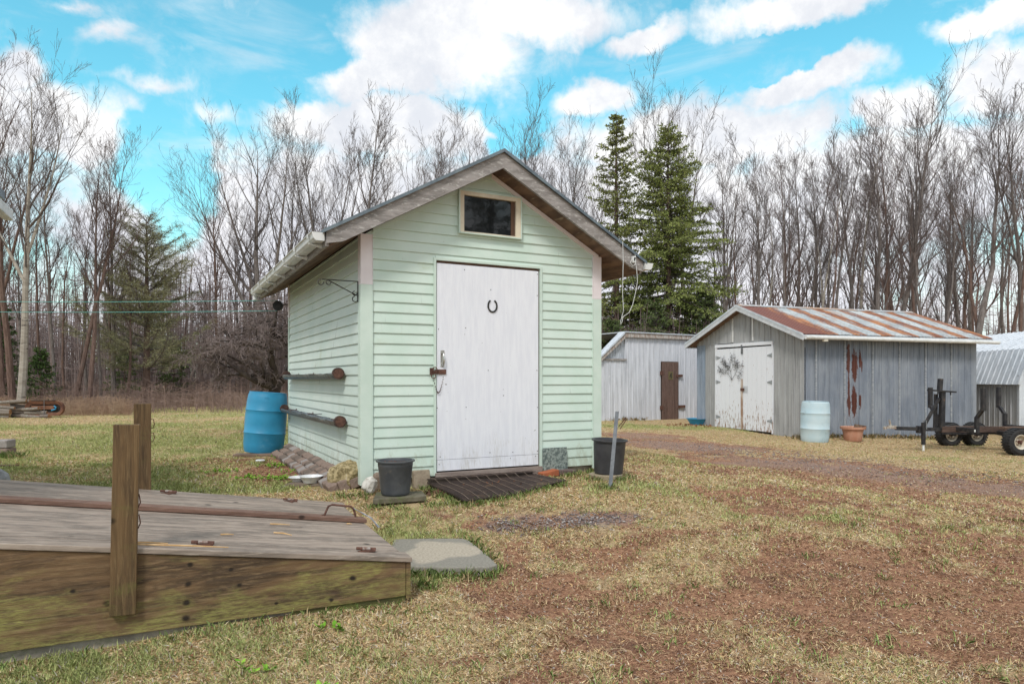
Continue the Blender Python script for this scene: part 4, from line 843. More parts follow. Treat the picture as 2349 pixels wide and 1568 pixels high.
def groof(side):
    xs = []; x = -OG; p = .104
    while x < GL+OB:
        for d, h in ((0, 0), (.012, .012), (.026, .012), (.038, 0)): xs.append((min(x+d, GL+OB), h))
        x += p
    y0, y1 = (-OS, GW/2) if side == 0 else (GW/2, GW+OS); mb = MB(); ny_ = 2
    ys = [y0, y1]
    for (x, h) in xs: mb.v += [(x, y0, gzr(y0)+h), (x, y1, gzr(y1)+h)]
    for i in range(len(xs)-1): mb.f.append((2*i, 2*i+2, 2*i+3, 2*i+1))
    n = len(mb.v)
    mb.add([(-OG, y0, gzr(y0)-.012), (GL+OB, y0, gzr(y0)-.012), (GL+OB, y1, gzr(y1)-.012), (-OG, y1, gzr(y1)-.012)], [(0, 3, 2, 1)])
    return mb.build('roof_sheet', m_rroof, gs)
groof(0); groof(1)
MB().hexa([(-OG-.01, GW/2-.12, gzr(GW/2-.12)+.015), (GL+OB, GW/2-.12, gzr(GW/2-.12)+.015), (GL+OB, GW/2, GR_+.02), (-OG-.01, GW/2, GR_+.02), (-OG-.01, GW/2-.12, gzr(GW/2-.12)+.022), (GL+OB, GW/2-.12, gzr(GW/2-.12)+.022), (GL+OB, GW/2, GR_+.028), (-OG-.01, GW/2, GR_+.028)]).build('ridge_cap', ribmat('ridge cap', (.40, .43, .46), (.44, .25, .14)), gs)
m_wtrim = mat('pale painted fascia', (.58, .60, .63), (.46, .48, .51), 6, .7, c3=(.30, .25, .22), t3=(.6, .75), s3=5, stretch=(3, 1, 1), bump=.2)
def gr(x0, x1, y0, y1, a, b_): return MB().hexa([(x0, y0, gzr(y0)+a), (x1, y0, gzr(y0)+a), (x1, y1, gzr(y1)+a), (x0, y1, gzr(y1)+a), (x0, y0, gzr(y0)+b_), (x1, y0, gzr(y0)+b_), (x1, y1, gzr(y1)+b_), (x0, y1, gzr(y1)+b_)])
for y0, y1 in ((-OS, GW/2), (GW/2, GW+OS)):
    gr(-OG-.02, -OG, y0, y1, -.135, .004).build('rake_board', m_wtrim, gs); gr(-OG-.028, -OG-.02, y0, y1, -.035, .016).build('rake_flashing', mat('galvanised flashing', (.45, .5, .55), (.6, .64, .68), 6, .4), gs)
    gr(GL+OB-.02, GL+OB, y0, y1, -.135, -.013).build('rake_board', m_wtrim, gs)
    gr(-OG, GL+OB-.02, y0+.02, y1, -.10, -.085).build('soffit', m_soffit, gs)
MB().box(-OG, GL+OB, -OS-.0, -OS+.02, GE-.12, GE-.014).build('eave_board', m_wtrim, gs)
MB().box(-OG, GL+OB, GW+OS-.02, GW+OS, GE-.12, GE-.014).build('eave_board', m_wtrim, gs)
gg_ = MB().tube([(-OG+.01, -OS-.055, GE-.075), (GL+OB+.12, -OS-.055, GE-.095)], .042, 12).build('gutter', m_white, gs, smooth=True)
for u in (.32, .95, 2.1, 2.95, 4.0, 5.0): MB().tube([(u-.03, -OS-.055, GE-.075-.0035*u), (u+.03, -OS-.055, GE-.075-.0035*u)], .048, 12).build('union', m_white, gg_)
MB().box(.26, .36, -OS-.09, -OS-.02, GE-.16, GE-.12).build('outlet', mat('cream outlet', (.62, .58, .48), (.5, .46, .38), 5, .6), gg_)
# doors
def paintwood(name, vert=1):
    m = bpy.data.materials.new(name); m.use_nodes = True; g = N(m.node_tree); b = g.n['Principled BSDF']; co = g.node('ShaderNodeTexCoord').outputs['Object']
    sp_ = g.node('ShaderNodeSeparateXYZ'); g.l.new(co, sp_.inputs[0])
    n = g.noise(g.mapping(co, scale=(9, 9, 2.0)), 3, 7, .7); f = g.math('ADD', n, g.ramp(sp_.outputs[2], 0, .9, .13, 0))
    c = g.mix(g.ramp(f, .62, .70), (.72, .74, .79, 1), (.26, .16, .11, 1)); g.l.new(c, b.inputs['Base Color']); b.inputs['Roughness'].default_value = .7
    bp = g.node('ShaderNodeBump', {'Strength': .3, 'Distance': .004, 'Height': n}); g.l.new(bp.outputs[0], b.inputs['Normal']); return m
m_pw = paintwood('chipped white boards')
MB().box(-.034, .0, 3.165, 3.235, .0, 2.20).box(-.034, .0, .985, 1.03, .0, 2.14).hexa([(-.04, .985, 2.115), (.0, .985, 2.115), (.0, 3.235, 2.125), (-.04, 3.235, 2.125), (-.04, .985, 2.195), (0, .985, 2.195), (0, 3.235, 2.205), (-.04, 3.235, 2.205)]).build('door_frame', m_pw, gs)
for (a, b_) in ((1.035, 2.085), (2.10, 3.16)):
    nb = 6; mb = MB(); wv = (b_-a)/nb
    for k in range(nb): mb.box(-.022-.002*(k % 2), .005, a+k*wv+.0035, a+(k+1)*wv-.0035, .035, 2.085)
    d_ = mb.build('door', m_pw, gs)
    for hz in (.30, 1.22, 1.86):
        hy, s_ = (a+.0, 1) if a < 2 else (b_, -1)
        MB().poly([(-.03, hy-s_*.03, hz+.05), (-.026, hy-s_*.03, hz+.05), (-.026, hy+s_*.15, hz+.01), (-.03, hy+s_*.15, hz+.01)], .001) if False else None
        mb = MB(); mb.hexa([(-.032, hy, hz-.045), (-.026, hy, hz-.045), (-.026, hy+s_*.15, hz-.01), (-.032, hy+s_*.15, hz-.01), (-.032, hy, hz+.045), (-.026, hy, hz+.045), (-.026, hy+s_*.15, hz+.01), (-.032, hy+s_*.15, hz+.01)])
        mb.box(-.046, -.036, hy-s_*.02-.012, hy-s_*.02+.012, hz-.05, hz+.05).build('strap_hinge', mat('zinc hinge', (.20, .22, .23), (.34, .36, .37), 30, .5), d_)
    if a > 2:
        MB().box(-.04, -.024, 2.088, 2.155, .03, 1.30).build('door_stile', mat('bare brown stile', (.30, .19, .13), (.55, .48, .42), 7, .8, stretch=(1, 1, .5), bump=.3), d_)
        MB().box(-.042, -.024, 2.09, 2.15, 1.93, 2.16).build('top_bolt', m_galv, d_)
MB().box(-.030, -.024, 1.90, 2.07, .955, 1.125).build('latch_plate', m_wtrim, gs)
MB().box(-.050, -.036, 2.02, 2.16, 1.00, 1.07).build('latch', m_rust, gs)
# wire tree ornament on the left leaf
R = random.Random(77); mb = MB()
def orn(y, z, a, L, r, lv):
    pts = [Vector((0, y, z))]; aa = a
    for k in range(4):
        aa += R.uniform(-.22, .22); y += sin(aa)*L/4; z += cos(aa)*L/4; pts.append(Vector((0, y, z)))
        if lv > 0 and k > 0 or lv == 0:
            if lv > 0:
                for s_ in (-1, 1): orn(y, z, aa+s_*R.uniform(.4, .9), L*R.uniform(.45, .65), r*.65, lv-1)
            elif R.random() < .5:
                ly, lz = y+R.uniform(-.02, .02), z+R.uniform(-.02, .02); mb.tube([(-.004, ly, lz), (.004, ly, lz)], .0075, 6)
    mb.tube(pts, [r, r*.85, r*.7, r*.55, r*.4], 5)
orn(2.50, 1.27, .10, .44, .006, 2); orn(2.50, 1.27, .85, .42, .0055, 2); orn(2.50, 1.27, -.60, .38, .0055, 2)
o = mb.build('tree_ornament', m_black, loc=(GO[0]-.05*cos(GT), GO[1]-.05*sin(GT), 0), rz=GT); prop(o, 'black wire tree ornament on the left white door of the grey shed', 'ornament')
# pale drum, clay pot
barrel((6.45, 14.55, gz(6.4, 14.5)-.01), m_paleb, 'faded pale blue plastic barrel standing against the grey metal shed', (1, 1), open_top=True, H=.86, group='plastic barrels')
t_ = empty('flower_pot', at_ground(7.38, 14.78), 0, 'salmon terracotta planter with a board in it against the grey shed', 'planter'); t_.scale = (.76, .76, 1)
MB().lathe([(0, .01), (.20, .01), (.215, 0), (.235, .02), (.255, .16), (.285, .26), (.33, .262), (.335, .31), (.32, .312), (.30, .30), (.28, .25), (0, .25)], 32).build('tub', mat('salmon clay', (.42, .20, .13), (.50, .27, .19), 5, .8, c3=(.33, .19, .15), t3=(.6, .75)), t_, smooth=True)
MB().box(-.04, .30, -.10, -.08, .28, .37, Matrix.Rotation(.12, 4, 'Y')).build('board', m_soffit, t_)
litter(MB().lathe([(.29, .255), (0, .27)], 20), 0, 0, .27, .27, 60, 8, .03).build('soil', m_soil, t_)
mb = MB()
for k in range(7):
    R = random.Random(k); x = -.2+.06*k; mb.tube([(x, 0, .26), (x+R.uniform(-.05, .02), R.uniform(-.03, .03), .45), (x+R.uniform(-.14, .06), 0, .26+R.uniform(.25, .42))], [.004, .003, .0015], 5)
mb.build('dead_stem', mat('dead stems', (.14, .09, .08), (.22, .15, .12), 8, .9), t_)
bowl('blue_tub', 5.18, 19.0, .33, .17, m_blue, 'low bright blue tub tucked at the left corner of the grey shed')
# ================================================================ white ribbed shed behind
W0 = (4.59, 21.03); WT = .53
ws = empty('white_metal_shed', (W0[0], W0[1], 0), WT, 'white ribbed metal shed with a narrow brown plank door', 'shed')
m_wr = ribmat('white ribbed sheet', (.56, .58, .64), (.62, .64, .70), fine=0); WL, WR = -2.9, 3.4
ZF = 2.56
def ztw(x): return ZF if x > -1.42 else ZF+(x+1.42)*.76
for a, b_ in ((WL, -1.42), (-1.42, -.01), (.69, WR)):
    ribs(a, b_, .2, lambda x: .0, (lambda x: min(ztw(x), 1.86) if x < -1.43 else ztw(x)), kinks=(-1.42,)).build('front_panel', m_wr, ws)
ribs(-.01, .69, .2, lambda x: 1.84, ztw).build('front_panel', m_wr, ws)
ribs(WL, -1.42, .1, lambda x: 1.9, lambda x: max(1.9, ztw(x)), y0=.03, kinks=(-2.3,)).build('upper_panel', ribmat('galvanised ribbed sheet', (.42, .45, .5), (.62, .65, .7)), ws)
MB().box(WL, -1.40, -.05, .02, 1.852, 1.90).build('ledge_board', m_fascia, ws)
MB().box(WL, WR, .05, 3, -.2, 1.5).build('wall_core', m_dark, ws)
m_wfas = mat('peeling brown white fascia', (.30, .22, .18), (.50, .48, .46), 7, .85, stretch=(3, 1, 1), bump=.3)
MB().box(-1.50, WR, -.10, -.07, ZF-.02, ZF+.10).build('eave_board', m_wfas, ws)
MB().hexa([(WL, -.10, ztw(WL)-.03), (-1.50, -.10, ZF-.06), (-1.50, -.07, ZF-.06), (WL, -.07, ztw(WL)-.03), (WL, -.10, ztw(WL)+.07), (-1.50, -.10, ZF+.06), (-1.50, -.07, ZF+.06), (WL, -.07, ztw(WL)+.07)]).build('rake_board', m_wfas, ws)
m_wroof = ribmat('white roof sheet', (.50, .54, .60), (.60, .64, .70))
MB().hexa([(-1.52, -.13, ZF+.115), (WR, -.13, ZF+.10), (WR, 3, ZF+.1), (-1.52, 3, ZF+.115), (-1.52, -.13, ZF+.145), (WR, -.13, ZF+.13), (WR, 3, ZF+.13), (-1.52, 3, ZF+.145)]).build('roof', m_wroof, ws)
MB().hexa([(WL, -.13, ztw(WL)+.08), (-1.52, -.13, ZF+.075), (-1.52, .15, ZF+.075), (WL, .15, ztw(WL)+.08), (WL, -.13, ztw(WL)+.11), (-1.52, -.13, ZF+.145), (-1.52, .15, ZF+.145), (WL, .15, ztw(WL)+.11)]).build('roof', m_wroof, ws)
mb = MB(); nb = 4
for k in range(nb): mb.box(.0+k*.17+.003, .17+k*.17-.003, -.05-.003*(k % 2), -.02, .05, 1.83)
pd_ = mb.build('plank_door', planks('brown shed planks', ((.16, .10, .085), (.10, .06, .05), (.24, .18, .15)), None, st=(10, 6, 1)), ws)
MB().box(.255, .44, -.058, -.0535, 1.28, 1.53).build('number_plate', mat('olive plate', (.13, .11, .05), (.17, .14, .07), 9, .8), pd_)
MB().box(.36, .385, -.062, -.0585, 1.32, 1.49).bar((.37, -.060, 1.48), (.305, -.060, 1.385), .004, .022, up=(0, 0, 1)).box(.30, .41, -.0621, -.0584, 1.365, 1.388).build('number_four', m_black, pd_)
for a, b_, z in ((.58, .84, 1.40), (.70, .95, .44)): MB().box(a, b_, -.075, -.05 if a < .6 else -.02, z-.04, z+.04).build('latch', m_rust, ws)
for z in (1.48, .42): MB().box(-.06, .05, -.06, -.02, z-.06, z+.06).build('hinge', m_rust, ws)
# ================================================================ gambrel barn at the right edge
B0, BT, BD = (12.646, 17.0), .1, 6.0   # corner; side wall recedes from here
bn = empty('gambrel_shed', (B0[0], B0[1], 0), -BT, 'white gambrel-roofed metal shed at the right edge behind the trailer', 'shed')
m_bg = ribmat('slate ribbed sheet', (.32, .33, .35), (.40, .41, .43)); m_bw = ribmat('white roof sheet bright', (.52, .56, .62), (.60, .63, .68))
MY = Matrix(((0, 1, 0, 0), (1, 0, 0, 0), (0, 0, 1, 0), (0, 0, 0, 1)))   # swap x,y
frame2(MY, ribs(0, BD, .23, lambda x: -.3, lambda x: 1.28, out=-1)).build('side_panel', m_bg, bn)
MB().box(-.03, .05, -.03, .05, -.3, 1.4).build('corner_trim', m_bw, bn)
prof = [(-.10, 1.16), (.22, 2.06), (1.45, 2.62), (2.68, 2.06), (3.0, 1.16)]
gw = MB(); gw.add([(.0, 0, -.3), (2.9, 0, -.3), (2.9, 0, 1.2), (2.66, 0, 2.04), (1.45, 0, 2.58), (.24, 0, 2.04), (0, 0, 1.2)], [(0, 1, 2, 3, 4, 5, 6)]).build('gable_wall', m_bw, bn)
for i in range(4):
    (xa, za), (xb, zb_) = prof[i], prof[i+1]; L = math.hypot(xb-xa, zb_-za); ux, uz = (xb-xa)/L, (zb_-za)/L
    mb = MB(); ys = []; y = -.12
    while y < BD:
        for d, h in ((0, 0), (.015, .022), (.04, .022), (.055, 0)): ys.append((y+d, h))
        y += .23
    for (yy, h) in ys: mb.v += [(xa-uz*h, yy, za+ux*h), (xb-uz*h, yy, zb_+ux*h)]
    for k in range(len(ys)-1): mb.f.append((2*k, 2*k+1, 2*k+3, 2*k+2))
    mb.add([(xa+uz*.02, -.12, za-ux*.02), (xb+uz*.02, -.12, zb_-ux*.02), (xb+uz*.02, BD, zb_-ux*.02), (xa+uz*.02, BD, za-ux*.02)], [(0, 1, 2, 3)])
    mb.build('roof_sheet', m_bw, bn)
    MB().bar((xa, -.125, za), (xb, -.125, zb_), .02, .06).build('rake_trim', m_bw, bn)
# ================================================================ log trailer
tr = empty('log_trailer', (9.35, 13.5, gz(9.35, 13.5)), .115, 'black steel log trailer with upright stakes and four fat wheels', 'trailer')
m_bk = mat('chipped black paint', (.018, .018, .022), (.045, .042, .042), 14, .5, c3=(.12, .07, .05), t3=(.62, .72), s3=14)
m_tyre = mat('tyre rubber', (.022, .022, .024), (.035, .034, .034), 20, .8, bump=.3); m_rim = mat('dirty cream rim', (.62, .58, .50), (.50, .42, .32), 9, .5)
GH = .44   # frame height
mb = MB().bar((-1.90, 0, GH+.02), (-.3, 0, GH-.04), .06, .07).build('tongue', m_bk, tr, bevel=.003)
MB().bar((-2.10, 0, GH+.035), (-1.9, 0, GH+.02), .05, .03).bar((-2.06, 0, GH+.06), (-1.88, 0, GH+.055), .035, .03).tube([(-2.12, 0, GH+.0), (-2.12, 0, GH+.055)], .032, 10).bar((-2.00, 0, GH+.06), (-2.03, 0, GH+.18), .03, .02).build('coupler', mat('bright worn steel', (.55, .52, .48), (.3, .2, .14), 25, .4, metal=.5), tr)
jk = MB().box(-1.40, -1.34, -.10, -.045, .14, GH+.13).box(-1.44, -1.30, -.05, .05, GH-.08, GH+.06).build('jack', m_bk, tr, bevel=.004)
MB().tube([(-1.37, -.072, -.0), (-1.37, -.072, .2)], .021, 10).build('jack_leg', m_white, jk, smooth=True)
MB().tube([(-1.37, -.072, GH+.13), (-1.37, -.072, GH+.17), (-1.33, -.1, GH+.17), (-1.33, -.11, GH-.0)], .009, 6).build('crank', m_galv, jk)
mb = MB().bar((-.95, 0, GH-.01), (2.0, 0, GH-.03), .10, .11); mb.build('main_beam', mat('rusty wood beam', (.055, .035, .03), (.12, .08, .065), 6, .9, stretch=(1, 8, 8), bump=.5), tr)
MB().bar((-.70, .22, GH+.02), (.4, .22, GH+.0), .16, .035).bar((.15, -.25, GH+.03), (2.0, -.25, GH-.0), .14, .04).build('deck_plank', mat('rotting plank', (.10, .06, .045), (.19, .125, .09), 5, .9, stretch=(1, 6, 6), bump=.6), tr)
ms_ = MB().bar((-.93, .0, GH), (-.91, 0, 1.18), .085, .085, up=(1, 0, 0)).bar((-1.02, .06, GH), (-1.0, .06, 1.12), .05, .06, up=(1, 0, 0)).bar((-1.32, 0, GH+.02), (-.98, 0, 1.04), .045, .05).build('mast', m_bk, tr, bevel=.003)
MB().bar((-.97, .0, 1.19), (-.95, 0, 1.42), .06, .085, up=(0, 1, 0)).build('mast_top', m_bk, ms_)
MB().bar((-1.22, -.02, 1.20), (-.66, -.02, 1.16), .09, .03).tube([(-1.02, -.02, 1.12), (-1.02, -.02, 1.18)], .012, 6).tube([(-.75, -.02, 1.10), (-.75, -.02, 1.17)], .012, 6).build('top_plate', m_bk, ms_)
def bunk(x, rear=False):
    c_ = MB().bar((x, -.56, GH+.0), (x, .56, GH+.0), .07, .08).build('bunk', m_bk, tr, bevel=.003)
    for s_ in (-1, 1):
        y = s_*.53
        MB().bar((x, y, GH-.05), (x, y, GH+.26), .065, .065, up=(1, 0, 0)).bar((x, y, GH+.245), (x, y+s_*.15, GH+.42), .055, .055, up=(1, 0, 0)).bar((x, y+s_*.155, GH+.38), (x, y+s_*.155, GH+.80), .07, .065, up=(1, 0, 0)).build('stake', m_bk, c_, bevel=.003)
bunk(-.63); bunk(.92)
def wheel(x, y, s_):
    mb = MB(); R0 = .25; wd = .20
    prof = [(.135, -wd*.42), (.165, -wd*.5), (.21, -wd*.52), (.238, -wd*.42), (.248, -wd*.25), (.25, 0), (.248, wd*.25), (.238, wd*.42), (.21, wd*.52), (.165, wd*.5), (.135, wd*.42)]
    n = 40
    for r, a in prof:
        for k in range(n): t = 2*pi*k/n; mb.v.append((r*cos(t), a, r*sin(t)))
    for i in range(len(prof)-1):
        for k in range(n): mb.f.append((i*n+k, i*n+(k+1) % n, (i+1)*n+(k+1) % n, (i+1)*n+k))
    for k in range(28):
        t = 2*pi*k/28
        for a, b_ in ((-wd*.46, -.015), (.015, wd*.46)):
            M_ = Matrix.Rotation(-t+(.05 if a < 0 else -.05), 4, 'Y'); mb.box(.244, .256, a, b_, -.017, .017, M_)
    w_ = MB(); rim = [(.02, -s_*0), (.06, 0.0)]
    wroot = mb.build('wheel', m_tyre, tr, smooth=False); wroot.location = (x, y, .25)
    rm = MB(); prr = [(.0, .035), (.055, .035), (.06, .02), (.10, .015), (.115, .05), (.118, .082), (.136, .092), (.140, .084)]
    for r, a in prr:
        for k in range(n): t = 2*pi*k/n; rm.v.append((r*cos(t), -a, r*sin(t)))
    for i in range(len(prr)-1):
        for k in range(n): rm.f.append((i*n+k, i*n+(k+1) % n, (i+1)*n+(k+1) % n, (i+1)*n+k))
    rm.build('rim', m_rim, wroot, smooth=True)
    hb = MB().tube([(0, -.08, 0), (0, -.02, 0)], .035, 12).tube([(0, -.095, 0), (0, -.07, 0)], .02, 8)
    for k in range(5): t = 2*pi*k/5+.4; hb.tube([(.062*cos(t), -.055, .062*sin(t)), (.062*cos(t), -.02, .062*sin(t))], .009, 6)
    hb.build('hub', m_rust, wroot); return wroot
for y, s_ in ((-.80, -1), (.90, 1)):
    wheel(-.04, y, s_); wheel(.54, y, s_)
    MB().bar((-.30 if y > 0 else -.15, y-s_*.16, .30), (.66, y-s_*.16, .28), .07, .07).bar((-.04, y-s_*.18, .25), (-.04, y, .25), .05, .05).bar((.54, y-s_*.18, .25), (.54, y, .25), .05, .05).bar((.25, 0, GH-.08), (.25, y-s_*.16, .31), .08, .08).build('walking_beam', m_bk, tr, bevel=.003)
MB().box(.30, .34, -.295, -.285, GH-.03, GH+.03).build('reflector', m_white, tr) if False else MB().box(-.74, -.715, -.60, -.592, GH-.02, GH+.025).build('reflector', m_white, tr)
# ================================================================ logs and rusty oval at the left edge of the wood
m_log = [mat('log bark a', (.16, .13, .11), (.26, .23, .20), 12, .95, stretch=(2, 9, 9), bump=.8, c3=(.30, .33, .27), t3=(.6, .7), s3=8), mat('log bark b', (.22, .19, .16), (.12, .09, .08), 12, .95, stretch=(2, 9, 9), bump=.8)]
m_cut = mat('fresh cut wood', (.36, .19, .09), (.27, .15, .08), 20, .8)
R = random.Random(6); LB = (-16.15, 21.9); gzl = gz(*LB)
for r_ in range(5):
    for k in range(6 if r_ < 3 else 4):
        ln_ = R.uniform(.5, 1.0); rad = R.uniform(.045, .075); x = -1.5+k*.52+R.uniform(-.1, .1)+r_*.03; 
        if x+ln_ > 1.45-.18*r_: ln_ = 1.45-.18*r_-x
        if ln_ < .25: continue
        lg = empty('firewood_log', (LB[0]+x, LB[1]-.12*(k % 3)+R.uniform(-.05, .05), gzl+.055+r_*.105), R.uniform(-.12, .12), 'short bark-covered log in the low firewood pile at the wood edge', 'log', 'firewood pile'); lg.rotation_euler[1] = R.uniform(-.08, .08)
        MB().tube([(0, 0, 0), (ln_*.5, R.uniform(-.01, .01), R.uniform(-.01, .01)), (ln_, 0, 0)], [rad, rad*.97, rad*.93], 10).build('bark', m_log[k % 2], lg, smooth=True)
        MB().tube([(-.006, 0, 0), (.0, 0, 0)], rad*.9, 10).tube([(ln_, 0, 0), (ln_+.006, 0, 0)], rad*.84, 10).build('cut_end', m_cut, lg)
ov = empty('rusty_oval_tank', (-14.95, 21.85, gz(-15, 21.9)+.30), .05, 'rusty oval steel trough standing on edge beside the firewood pile', 'steel trough')
def stadium(hw_, r, n=14): return [(hw_+r*cos(a), r*sin(a)) for a in [-pi/2+pi*k/n for k in range(n+1)]]+[(-hw_+r*cos(a), r*sin(a)) for a in [pi/2+pi*k/n for k in range(n+1)]]
mb = MB(); o_ = stadium(.36, .235); i_ = stadium(.36, .13); n = len(o_)
for y in (-.06, .06):
    for q in (o_, i_): mb.v += [(x, y if q is o_ else y*.2, z) for x, z in q]
for k in range(n): j = (k+1) % n; mb.f += [(k, j, n+j, n+k), (2*n+k, 3*n+k, 3*n+j, 2*n+j), (k, 2*n+k, 2*n+j, j), (n+k, n+j, 3*n+j, 3*n+k)]
m_rr = mat('orange brown rust', (.12, .055, .035), (.20, .095, .055), 8, .85, bump=.5, c3=(.09, .04, .03), t3=(.55, .7)); mb.build('ring', m_rr, ov)
mb = MB(); q = stadium(.36, .13); mb.add([(x, .03, z) for x, z in q], [tuple(range(n))]).build('dark_well', m_dark, ov)
MB().bar((-.42, -.01, .03), (.30, -.01, .03), .02, .12).build('inner_channel', m_rr, ov)
MB().tube([(.02, -.075, .26), (.02, -.075, -.24)], .008, 6).build('strap', m_galv, ov)
MB().box(-.4, .3, -.05, .05, .235, .262).build('top_cover', m_dark, ov)
MB().tube([(.30, -.03, .08), (.36, -.03, .03), (.34, -.03, -.03), (.22, -.03, -.06)], .022, 6).build('blue_rag', m_blue, ov)
# ================================================================ bare trees
def prisms(segs, sides=3):
    """segs: list of (p0,p1,r0,r1) -> V,F"""
    A = np.array([s[0] for s in segs], float); B = np.array([s[1] for s in segs], float); r0 = np.array([s[2] for s in segs]); r1 = np.array([s[3] for s in segs])
    d = B-A; L = np.linalg.norm(d, axis=1, keepdims=True)+1e-9; d /= L; ref = np.where(np.abs(d[:, 2:3]) < .9, np.array([[0, 0, 1.]]), np.array([[1., 0, 0]]))
    u = np.cross(d, ref); u /= np.linalg.norm(u, axis=1, keepdims=True)+1e-9; v = np.cross(d, u); n = len(segs); V = np.zeros((n, 2*sides, 3))
    for k in range(sides):
        a = 2*pi*k/sides; q = u*cos(a)+v*sin(a); V[:, k] = A+q*r0[:, None]; V[:, sides+k] = B+q*r1[:, None]
    base = (np.arange(n)*2*sides)[:, None]; F = []
    for k in range(sides): F.append(np.concatenate([base+k, base+(k+1) % sides, base+sides+(k+1) % sides, base+sides+k], 1))
    return V.reshape(-1, 3), np.concatenate(F, 0)
def rvec(R): return Vector((R.gauss(0, 1), R.gauss(0, 1), R.gauss(0, 1)))
def bare_tree(seed, H, r0, bstart=.35, nmain=16, spread=.62, lean=0, fork=None, twig=.0085, wander=.038, blen=.30, density=1.0, up=.13):
    R = random.Random(seed); trunk = []; segs = []
    def grow(p, d, L, r, lv):
        k = 5 if lv == 1 else (4 if lv == 2 else 2); pts = [p]; rr = r; nchild = {1: int(6*density), 2: int(4*density), 3: 1}.get(lv, 0)
        step = L/k; cp = []
        for i in range(k):
            d = (d+rvec(R)*(.075 if lv < 3 else .12)+Vector((0, 0, up if lv < 3 else .12))).normalized(); q = p+d*step; r_n = max(twig*.55, r*(1-(i+1)/k*.8))
            segs.append((p, q, max(rr, twig*.6), r_n)); cp.append((p, q, d, rr)); p = q; rr = r_n
        for c_ in range(nchild):
            t = R.uniform(.2, 1.0)*k; i = min(k-1, int(t)); a, b_, dd, r_ = cp[i]; s_ = a.lerp(b_, t-i)
            side = dd.cross(rvec(R)).normalized(); nd = (dd+side*R.uniform(.38, .75)).normalized()
            grow(s_, nd, L*R.uniform(.32, .58), max(twig*.6, r_*.55), lv+1)
    def leader(p, d, L, r, n, bs, main):
        k = 12; path = [(p, r)]; cur = p
        for i in range(k):
            d = (d+rvec(R)*wander+Vector((0, 0, .05))).normalized(); cur = cur+d*(L/k); path.append((cur, max(.012, r*(1-(i+1)/k)**.85)))
        trunk.append(path)
        for c_ in range(n):
            t = bs+(1-bs)*((c_+R.random())/n)**.85; t = min(.985, t)*k; i = min(k-1, int(t)); a, ra = path[i]; b_, rb = path[i+1]; s_ = a.lerp(b_, t-i); ang = R.uniform(0, 2*pi)
            out = Vector((cos(ang), sin(ang), 0)); dd = (b_-a).normalized(); nd = (dd+out*R.uniform(spread*.7, spread*1.35)).normalized()
            Lb = H*blen*(1.08-.62*(t/k))*R.uniform(.6, 1.2); grow(s_, nd, Lb, max(.012, ra*R.uniform(.38, .68)), 1)
        return path
    d0 = Vector((sin(lean), R.uniform(-.04, .04), cos(lean)))
    pth = leader(Vector((0, 0, -.15)), d0, H, r0, nmain, bstart, True)
    for (hf, ang, az_, sc) in (fork or []):
        i = int(hf*12); p, r = pth[i]; dd = Vector((sin(ang)*cos(az_), sin(ang)*sin(az_), cos(ang))); leader(p, dd, (H-p.z)*sc, r*.72, max(5, int(nmain*.6)), .25, False)
    tm = MB()
    for path in trunk: tm.tube([q for q, _ in path], [r for _, r in path], 8)
    return tm, segs
m_bark = mat('grey brown bark', (.12, .10, .093), (.20, .175, .165), 3, .95, stretch=(5, 5, 1.4), bump=.6, bscale=12, c3=(.10, .065, .055), t3=(.55, .7), s3=1.2)
m_barkR = mat('reddish dark bark', (.11, .07, .058), (.18, .12, .10), 3, .95, stretch=(5, 5, 1.2), bump=.6, bscale=12, c3=(.20, .17, .155), t3=(.55, .72), s3=1.1)
m_birch = mat('pale birch bark', (.38, .345, .30), (.27, .235, .20), 2, .85, stretch=(1, 1, 3), bump=.3, c3=(.07, .055, .05), t3=(.60, .64), s3=2.2, st3=(1, 1, 5))
m_twig = mat('bare twigs', (.105, .087, .083), (.165, .14, .135), 1, .95)
m_twigR = mat('reddish bare twigs', (.115, .078, .07), (.165, .12, .11), 1, .95)
